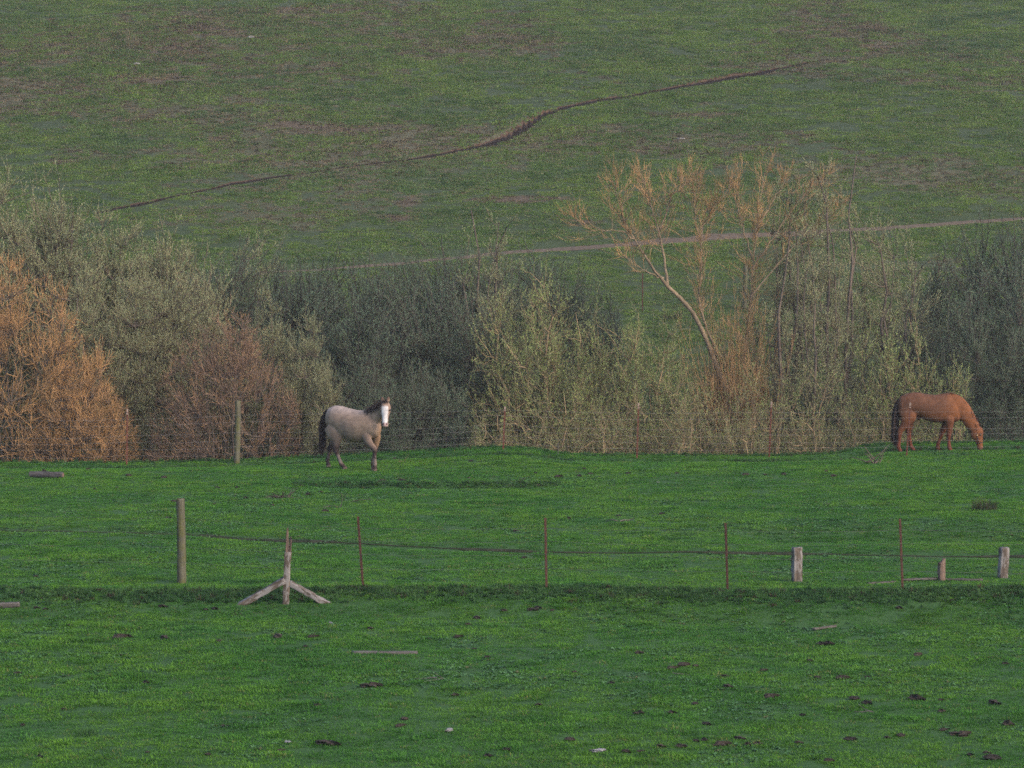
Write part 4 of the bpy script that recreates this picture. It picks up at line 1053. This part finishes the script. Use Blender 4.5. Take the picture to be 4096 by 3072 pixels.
def hindleg(S, Hk, F, H, y, back=.13):
    return limb_loft([(S[0] - .18, y * .82, S[1] + .20), (S[0] - back, y, S[1] - .02), (S[0] * .5 + Hk[0] * .5 + .05 - back * .7, y, S[1] * .45 + Hk[1] * .55), (Hk[0], y, Hk[1]), (Hk[0] * .7 + F[0] * .3, y, Hk[1] * .7 + F[1] * .3), (Hk[0] * .3 + F[0] * .7, y, Hk[1] * .3 + F[1] * .7), (F[0], y, F[1]), (F[0] * .45 + H[0] * .55, y, F[1] * .45 + .035), (H[0], y, H[1] + .0)],
                     [(.13, .25), (.12, .235), (.076, .13), (.058, .078), (.048, .056), (.044, .050), (.053, .058), (.050, .055), (.066, .076)], Yv, 30)

def fuse(name, parts, voxel=.017, it=3):
    V = []; F4 = []; F3 = []; o = 0
    for v, fs in parts:
        V.append(v)
        for f in fs: (F4 if f.shape[1] == 4 else F3).append(f + o)
        o += len(v)
    me = mesh_np(name + '_raw', np.concatenate(V), [np.concatenate(F4), np.concatenate(F3)])
    bm = bmesh.new(); bm.from_mesh(me); bmesh.ops.recalc_face_normals(bm, faces=bm.faces); bm.to_mesh(me); bm.free()
    tmp = bpy.data.objects.new(name + '_tmp', me); COL.objects.link(tmp)
    r = tmp.modifiers.new('r', 'REMESH'); r.mode = 'VOXEL'; r.voxel_size = voxel; r.use_smooth_shade = True
    s = tmp.modifiers.new('s', 'SMOOTH'); s.factor = .5; s.iterations = it
    dg = bpy.context.evaluated_depsgraph_get(); out = bpy.data.meshes.new_from_object(tmp.evaluated_get(dg))
    bpy.data.objects.remove(tmp); bpy.data.meshes.remove(me)
    out.name = name
    for p in out.polygons: p.use_smooth = True
    return out
def verts(me):
    a = np.empty(len(me.vertices) * 3, np.float32); me.vertices.foreach_get('co', a); return a.reshape(-1, 3).astype(float)
def coat_mat(name):
    m = NT(name); P = m.objco(); n = m.noise(P, 7, 4, .6); n2 = m.noise(m.scaled(P, 1, 1, 1), 40, 2)
    c = m.mix(1.0, m.attr('coat').outputs['Color'], m.ramp(n, [(.3, (.72, .73, .74)), (.7, (1.22, 1.2, 1.17))]), 'MULTIPLY')
    return m.bsdf(c, .7, .15, bump=n2, bstr=.15, bdist=.005)
M_COAT = coat_mat('horse_coat')
def hair_mat(name, a, b):
    m = NT(name); n = m.noise(m.objco(), 12, 3); return m.bsdf(m.ramp(n, [(.3, a), (.7, b)]), .7, .25)
M_HAIR = hair_mat('dark_hair', (.018, .012, .011), (.055, .034, .028))
M_HAIRT = hair_mat('brown_hair', (.05, .028, .02), (.12, .06, .04))
M_HAIRR = hair_mat('red_hair', (.06, .022, .012), (.13, .045, .022))
m = NT('eye_dark'); M_EYE = m.bsdf((.012, .009, .008), .15, .6)
m = NT('halter_web'); M_HALT = m.bsdf((.05, .035, .035), .8, .2)
m = NT('brass'); M_BRASS = m.bsdf((.45, .36, .2), .4, .5)

def strands(g, roots, d0, L, k, wander, lift, r, parent, name, mat):
    P = grow(g, roots, d0, L, k, wander, lift)
    V, F = tubes(P, (r * g.uniform(.6, 1.2, len(P)))[:, None] * np.concatenate([[.7], np.linspace(1, .25, k - 1)])[None], 4)
    return put(name, mesh_np(name, V, F, True), mat, parent)
def ball(name, c, r, mat, parent, sc=(1, 1, 1)):
    bm = bmesh.new(); bmesh.ops.create_icosphere(bm, subdivisions=2, radius=r); o = put(name, from_bm(name, bm, True), mat, parent); o.location = c; o.scale = sc; return o

def head_loft(poll, d, face, side, L=.60):
    """poll point, axis direction, unit vector out of the forehead, sideways vector"""
    poll, d, face, side = map(np.array, (poll, d, face, side))
    prof = [(-.06, .06, .07, -.02), (.0, .082, .105, -.01), (.10, .098, .132, -.01), (.22, .106, .145, -.02), (.36, .098, .138, -.03), (.50, .078, .105, -.012), (.66, .062, .078, .0), (.80, .058, .070, .0), (.91, .062, .068, .0), (.98, .052, .056, -.005), (1.02, .03, .033, -.01)]
    P, Rr = smooth_path([poll + d * L * t + face * off for t, a, b, off in prof], [(a, b) for t, a, b, o in prof], 26)
    return loft([(p, side * r[0], face * r[1]) for p, r in zip(P, Rr)], 18)
def ear(base, up, side, fwd, h=.15):
    base, up, side, fwd = map(np.array, (base, up, side, fwd))
    return loft([(base + up * h * t, side * w, fwd * w * .55) for t, w in ((-.25, .028), (0, .04), (.3, .056), (.6, .046), (.85, .022), (1.0, .004))], 10)

def mixc(a, b, t): return a * (1 - t[:, None]) + np.array(b)[None] * t[:, None]

# --- standing buckskin with white blaze, body turned half towards the viewer, head facing the viewer
YAW = math.radians(32); cy, sy = math.cos(YAW), math.sin(YAW)
toward = np.array([sy, -cy, 0.0])                 # horizontal direction to the viewer in the horse's own axes
acr = np.array([cy, sy, 0.0])                     # sideways for the face
axis_h = unit(np.array([0, 0, -1.0]) + toward * .30); face = unit(np.cross(acr, axis_h)); face = face if np.dot(face, toward) > 0 else -face
poll = np.array([1.07, -.09, 1.765])
neck = limb_loft([(.34, 0, 1.20), (.52, 0, 1.31), (.68, -.015, 1.43), (.84, -.03, 1.55), (.97, -.055, 1.66), (1.06, -.08, 1.745), (1.09, -.09, 1.79)],
                 [(.20, .34), (.175, .31), (.135, .255), (.112, .20), (.10, .155), (.09, .125), (.05, .07)], (0, 1, 0), 26, 18)
parts = [trunk_loft([(-.83, 1.30, .06, .09), (-.79, 1.30, .15, .20), (-.66, 1.30, .25, .31), (-.46, 1.28, .30, .365), (-.22, 1.20, .31, .405), (.02, 1.135, .335, .43), (.22, 1.125, .325, .425), (.40, 1.15, .29, .405), (.56, 1.165, .25, .35), (.70, 1.13, .205, .27), (.79, 1.11, .14, .18), (.83, 1.10, .07, .09)]),
         neck, head_loft(poll, axis_h, face, acr * 1.36, .61),
         ear(poll + acr * .062 + np.array([0, 0, .05]), unit(np.array([0, 0, 1.0]) + acr * .18), acr, toward), ear(poll - acr * .062 + np.array([0, 0, .05]), unit(np.array([0, 0, 1.0]) - acr * .18), acr, toward),
         foreleg((.54, .80), (.785, .545), (.785, .20), (.775, 0), -.155), foreleg((.63, .82), (.59, .545), (.52, .16), (.53, 0), .14),
         hindleg((-.42, .93), (-.454, .50), (-.277, .125), (-.16, 0), -.155, .05), hindleg((-.60, .93), (-.84, .50), (-.93, .155), (-.89, 0), .14, .05)]
me = fuse('horse_body', parts)
v = verts(me); x_, y_, z_ = v.T
c = np.tile(np.array([[.265, .19, .145]]), (len(v), 1))
c = mixc(c, (.33, .265, .235), sstep(1.35, 1.6, z_) * (x_ < .5))  # light from above painted into the coat: paler back and rump
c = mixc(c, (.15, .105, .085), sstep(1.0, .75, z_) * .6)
nz = np.sin(x_ * 23 + z_ * 31) * np.sin(y_ * 29 + z_ * 17 + 1.3)
c = mixc(c, (.27, .165, .095), sstep(.25, .55, x_) * sstep(1.35, 1.05, z_) * sstep(-.12, .08, y_) * .8)  # warm light on one side of the chest painted into the coat
leg = sstep(.72, .52, z_ + .04 * nz)
c = mixc(c, (.055, .036, .032), leg)
front = ((x_ > .3) & (y_ < 0)) | ((x_ < 0) & (y_ < 0))
c = mixc(c, (.22, .175, .155), sstep(.42, .34, z_) * sstep(.10, .2, z_) * np.where(front, .75, .3) * (nz > -.45))
c = mixc(c, (.05, .035, .03), sstep(.17, .13, z_) * .6)
c = mixc(c, (.17, .125, .10), sstep(.06, .045, z_))
t = (v - poll) @ axis_h / .61; lat = (v - poll) @ acr; fr = (v - poll) @ face
ishead = (t > -.05) & (np.abs(lat) < .15) & (fr > -.16) & (z_ > 1.1) & (x_ > .85)
c[ishead & (t > .05)] = np.array([.25, .175, .135])
bl = ishead * sstep(.082, .062, np.abs(lat + .006) - .012 * (t < .5)) * sstep(.02, .05, fr) * sstep(.10, .2, t)
c = mixc(c, (.58, .56, .57), bl)
c = mixc(c, (.42, .30, .29), ishead * sstep(.80, .90, t))
c = mixc(c, (.22, .16, .13), ishead * sstep(.96, 1.0, t) * (fr < .01))
for s in (-1, 1):
    q = poll + axis_h * .61 * .90 + acr * s * .048 + face * .055
    c = mixc(c, (.05, .03, .03), sstep(.034, .018, np.linalg.norm((v - q) * np.array([1, 1, .8]), axis=1)))
earm = (z_ > poll[2] + .10) & (x_ > .8)
c[earm] = np.array([.12, .075, .055])
vcol(me, 'coat', c)
hx, hy, hz = at(762, 1015)
h1 = tag(empty('horse', (hx, hy, hz + .0), -YAW), 'buckskin horse with white face standing alert and facing forward', 'horse')
put('body', me, M_COAT, h1)
g = np.random.default_rng(201)
for s in (-1, 1): ball('eye', poll + axis_h * .61 * .30 + acr * s * .130 + face * .055, .024, M_EYE, h1)
n = 420; u = g.uniform(0, 1, n)
crest = np.array([[.42, 0, 1.545], [.55, 0, 1.62], [.68, -.015, 1.68], [.80, -.04, 1.74], [.92, -.075, 1.80], [1.02, -.10, 1.83]])
rt = np.stack([np.interp(u, np.linspace(0, 1, 6), crest[:, i]) for i in range(3)], 1) + g.normal(0, .012, (n, 3)) - np.array([0, 0, .02])
strands(g, rt, unit(np.stack([g.normal(-.15, .2, n), -np.abs(g.normal(.9, .4, n)), g.normal(.25, .2, n)], 1)), g.uniform(.12, .26, n), 6, .12, -.42, .009, h1, 'mane', M_HAIR)
n = 60; rt = poll[None] + face * .06 + np.array([0, 0, .06]) + g.normal(0, 1, (n, 1)) * acr[None] * .03
strands(g, rt, unit(face[None] * .5 + g.normal(0, .4, (n, 3)) + np.array([0, 0, .1])), g.uniform(.06, .13, n), 5, .15, -.4, .008, h1, 'forelock', M_HAIR)
n = 200; a = g.uniform(0, 6.28, n); rr = np.sqrt(g.uniform(0, 1, n))
rt = np.array([-.80, 0.0, 1.50])[None] + np.stack([rr * .035 * np.cos(a) - .02, rr * .05 * np.sin(a), g.uniform(-.04, .03, n)], 1)
strands(g, rt, unit(np.stack([g.normal(-.6, .14, n), g.normal(.02, .12, n), g.normal(-.3, .15, n)], 1)), g.uniform(.75, 1.2, n), 9, .03, -.8, .012, h1, 'tail', M_HAIR)

# --- grazing chestnut in profile
Hd = np.array
poll2 = Hd([1.335, 0, .68]); ax2 = unit(Hd([.105, 0, -.62])); face2 = unit(Hd([.62, 0, .105])); sd2 = Hd([0, 1.0, 0])
neck2 = limb_loft([(.40, 0, 1.24), (.62, 0, 1.31), (.90, 0, 1.165), (1.055, 0, 1.00), (1.18, 0, .80), (1.28, 0, .68), (1.33, 0, .63)],
                  [(.18, .28), (.17, .335), (.135, .275), (.115, .215), (.105, .18), (.10, .15), (.06, .08)], Yv, 26, 18)
parts = [trunk_loft([(-.885, 1.26, .05, .08), (-.85, 1.27, .15, .20), (-.72, 1.30, .235, .29), (-.52, 1.325, .275, .335), (-.34, 1.335, .28, .335), (-.10, 1.265, .29, .365), (.18, 1.22, .295, .39), (.40, 1.23, .275, .41), (.55, 1.235, .24, .42), (.70, 1.18, .20, .34), (.82, 1.10, .145, .22), (.875, 1.06, .07, .10)]),
         neck2, head_loft(poll2, ax2, face2 * 1.22, sd2 * 1.12, .63),
         ear(poll2 + Hd([-.01, .06, .02]), unit(Hd([.0, .3, .9])), sd2, face2, .14), ear(poll2 + Hd([-.01, -.06, .02]), unit(Hd([-.25, -.35, .85])), sd2, face2, .14),
         foreleg((.56, .83), (.545, .50), (.56, .155), (.60, 0), -.145), foreleg((.50, .83), (.37, .51), (.265, .165), (.275, 0), .145),
         hindleg((-.46, 1.04), (-.815, .575), (-.845, .14), (-.80, 0), -.155), hindleg((-.45, 1.0), (-.545, .53), (-.475, .14), (-.40, 0), .155),
         loft([((-.30, 0, .98), (0, .05, 0), (.06, 0, 0)), ((-.29, 0, .93), (0, .05, 0), (.06, 0, 0)), ((-.27, 0, .885), (0, .03, 0), (.03, 0, 0))], 10)]
me = fuse('horse_body', parts)
v = verts(me); x_, y_, z_ = v.T
c = np.tile(np.array([[.175, .066, .026]]), (len(v), 1))
c = mixc(c, (.108, .050, .029), sstep(.9, 1.25, z_) * sstep(.75, .35, x_) * .9)
c = mixc(c, (.085, .032, .018), sstep(.98, .84, z_) * (x_ < .9) * .7)
c = mixc(c, (.12, .036, .020), sstep(.6, .45, z_) * (x_ < .8))
c = mixc(c, (.06, .035, .03), sstep(.065, .045, z_) * (x_ < .8))
c = mixc(c, (.05, .03, .026), ((x_ > -.38) & (x_ < -.2) & (np.abs(y_) < .09) & (z_ < .95) & (z_ > .8)).astype(float))
t = (v - poll2) @ ax2 / .63
c = mixc(c, (.12, .065, .048), (x_ > 1.2) * sstep(.84, .94, t))
for s in (-1, 1):
    q = poll2 + ax2 * .63 * .92 + sd2 * s * .045 + face2 * .05
    c = mixc(c, (.05, .025, .02), sstep(.03, .015, np.linalg.norm(v - q, axis=1)))
vcol(me, 'coat', c)
cx = ((3500 + 890 / 4.022) - 2048) / FPX * 89.4
h2 = tag(empty('horse', (cx, 89.4, tz(cx, 89.4) - .02), math.radians(-2)), 'chestnut horse in a halter grazing behind the wire fence', 'horse')
put('body', me, M_COAT, h2)
for s in (-1, 1): ball('eye', poll2 + ax2 * .63 * .31 + sd2 * s * .098 + face2 * .06, .024, M_EYE, h2)
n = 380; u = g.uniform(0, 1, n)
crest = Hd([[.58, 0, 1.655], [.75, 0, 1.57], [.93, 0, 1.435], [1.10, 0, 1.22], [1.25, 0, 1.0], [1.36, 0, .78]])
rt = np.stack([np.interp(u, np.linspace(0, 1, 6), crest[:, i]) for i in range(3)], 1) + g.normal(0, .01, (n, 3)) - Hd([.02, 0, .02])
strands(g, rt, unit(np.stack([g.normal(.35, .2, n), g.normal(.1, .6, n), g.normal(.25, .2, n)], 1)), g.uniform(.06, .15, n), 5, .1, -.35, .009, h2, 'mane', M_HAIRR)
n = 50; rt = poll2[None] + face2 * .09 + g.normal(0, .02, (n, 3))
strands(g, rt, unit(face2[None] * .5 + ax2[None] + g.normal(0, .3, (n, 3))), g.uniform(.08, .16, n), 5, .1, -.2, .007, h2, 'forelock', M_HAIRR)
n = 260; a = g.uniform(0, 6.28, n); rr = np.sqrt(g.uniform(0, 1, n))
rt = Hd([-.80, 0.0, 1.50])[None] + np.stack([rr * .03 * np.cos(a), rr * .05 * np.sin(a), g.uniform(-.04, .03, n)], 1)
strands(g, rt, unit(np.stack([g.normal(-.38, .07, n), g.normal(0, .12, n), g.normal(-.4, .15, n)], 1)), g.uniform(.95, 1.4, n), 9, .025, -.9, .015, h2, 'tail', M_HAIR)
# halter: noseband, cheek straps, crown strap, rings
hal = []
def hring(t, a, b, off, tilt=0):
    cc = poll2 + ax2 * .63 * t + face2 * off; k = np.arange(17) * 2 * np.pi / 16
    return np.array([cc + sd2 * math.cos(q) * a + (face2 + ax2 * tilt) * math.sin(q) * b for q in k])
hal.append(hring(.66, .078, .10, .0)); hal.append(hring(.06, .098, .14, -.02, .3))
V = []; F = []; o_ = 0
for P in hal:
    vv, ff = tubes(P[None], np.full((1, len(P)), .012), 5); V.append(vv); F.append(ff + o_); o_ += len(vv)
for s in (-1, 1):
    P = np.array([poll2 + ax2 * .63 * .08 + sd2 * s * .1 - face2 * .03, poll2 + ax2 * .63 * .35 + sd2 * s * .112 - face2 * .045, poll2 + ax2 * .63 * .66 + sd2 * s * .074 - face2 * .02])
    vv, ff = tubes(P[None], np.full((1, 3), .012), 5); V.append(vv); F.append(ff + o_); o_ += len(vv)
hal = put('halter', mesh_np('halter', np.concatenate(V), np.concatenate(F)), M_HALT, h2); hal['label'] = 'dark webbing halter on the head'
for s in (-1, 1): ball('buckle', poll2 + ax2 * .63 * .30 + sd2 * s * .122 - face2 * .04, .018, M_BRASS, hal)

# ------------------------------------------------------------------ evening haze in the valley
bm = bmesh.new(); box_mesh(bm, -880, 880, -280, 1360, -12, 92)
m = bpy.data.materials.new('valley_haze'); m.use_nodes = True; t = m.node_tree; t.nodes.clear()
o_ = t.nodes.new('ShaderNodeOutputMaterial'); v_ = t.nodes.new('ShaderNodeVolumePrincipled')
v_.inputs['Color'].default_value = (0.86, 0.9, 0.95, 1); v_.inputs['Density'].default_value = 0.00038; v_.inputs['Anisotropy'].default_value = 0.2
t.links.new(v_.outputs[0], o_.inputs['Volume'])
hz_ = put('haze', from_bm('haze', bm), m); tag(hz_, 'thin evening haze filling the valley', 'haze', kind='stuff')
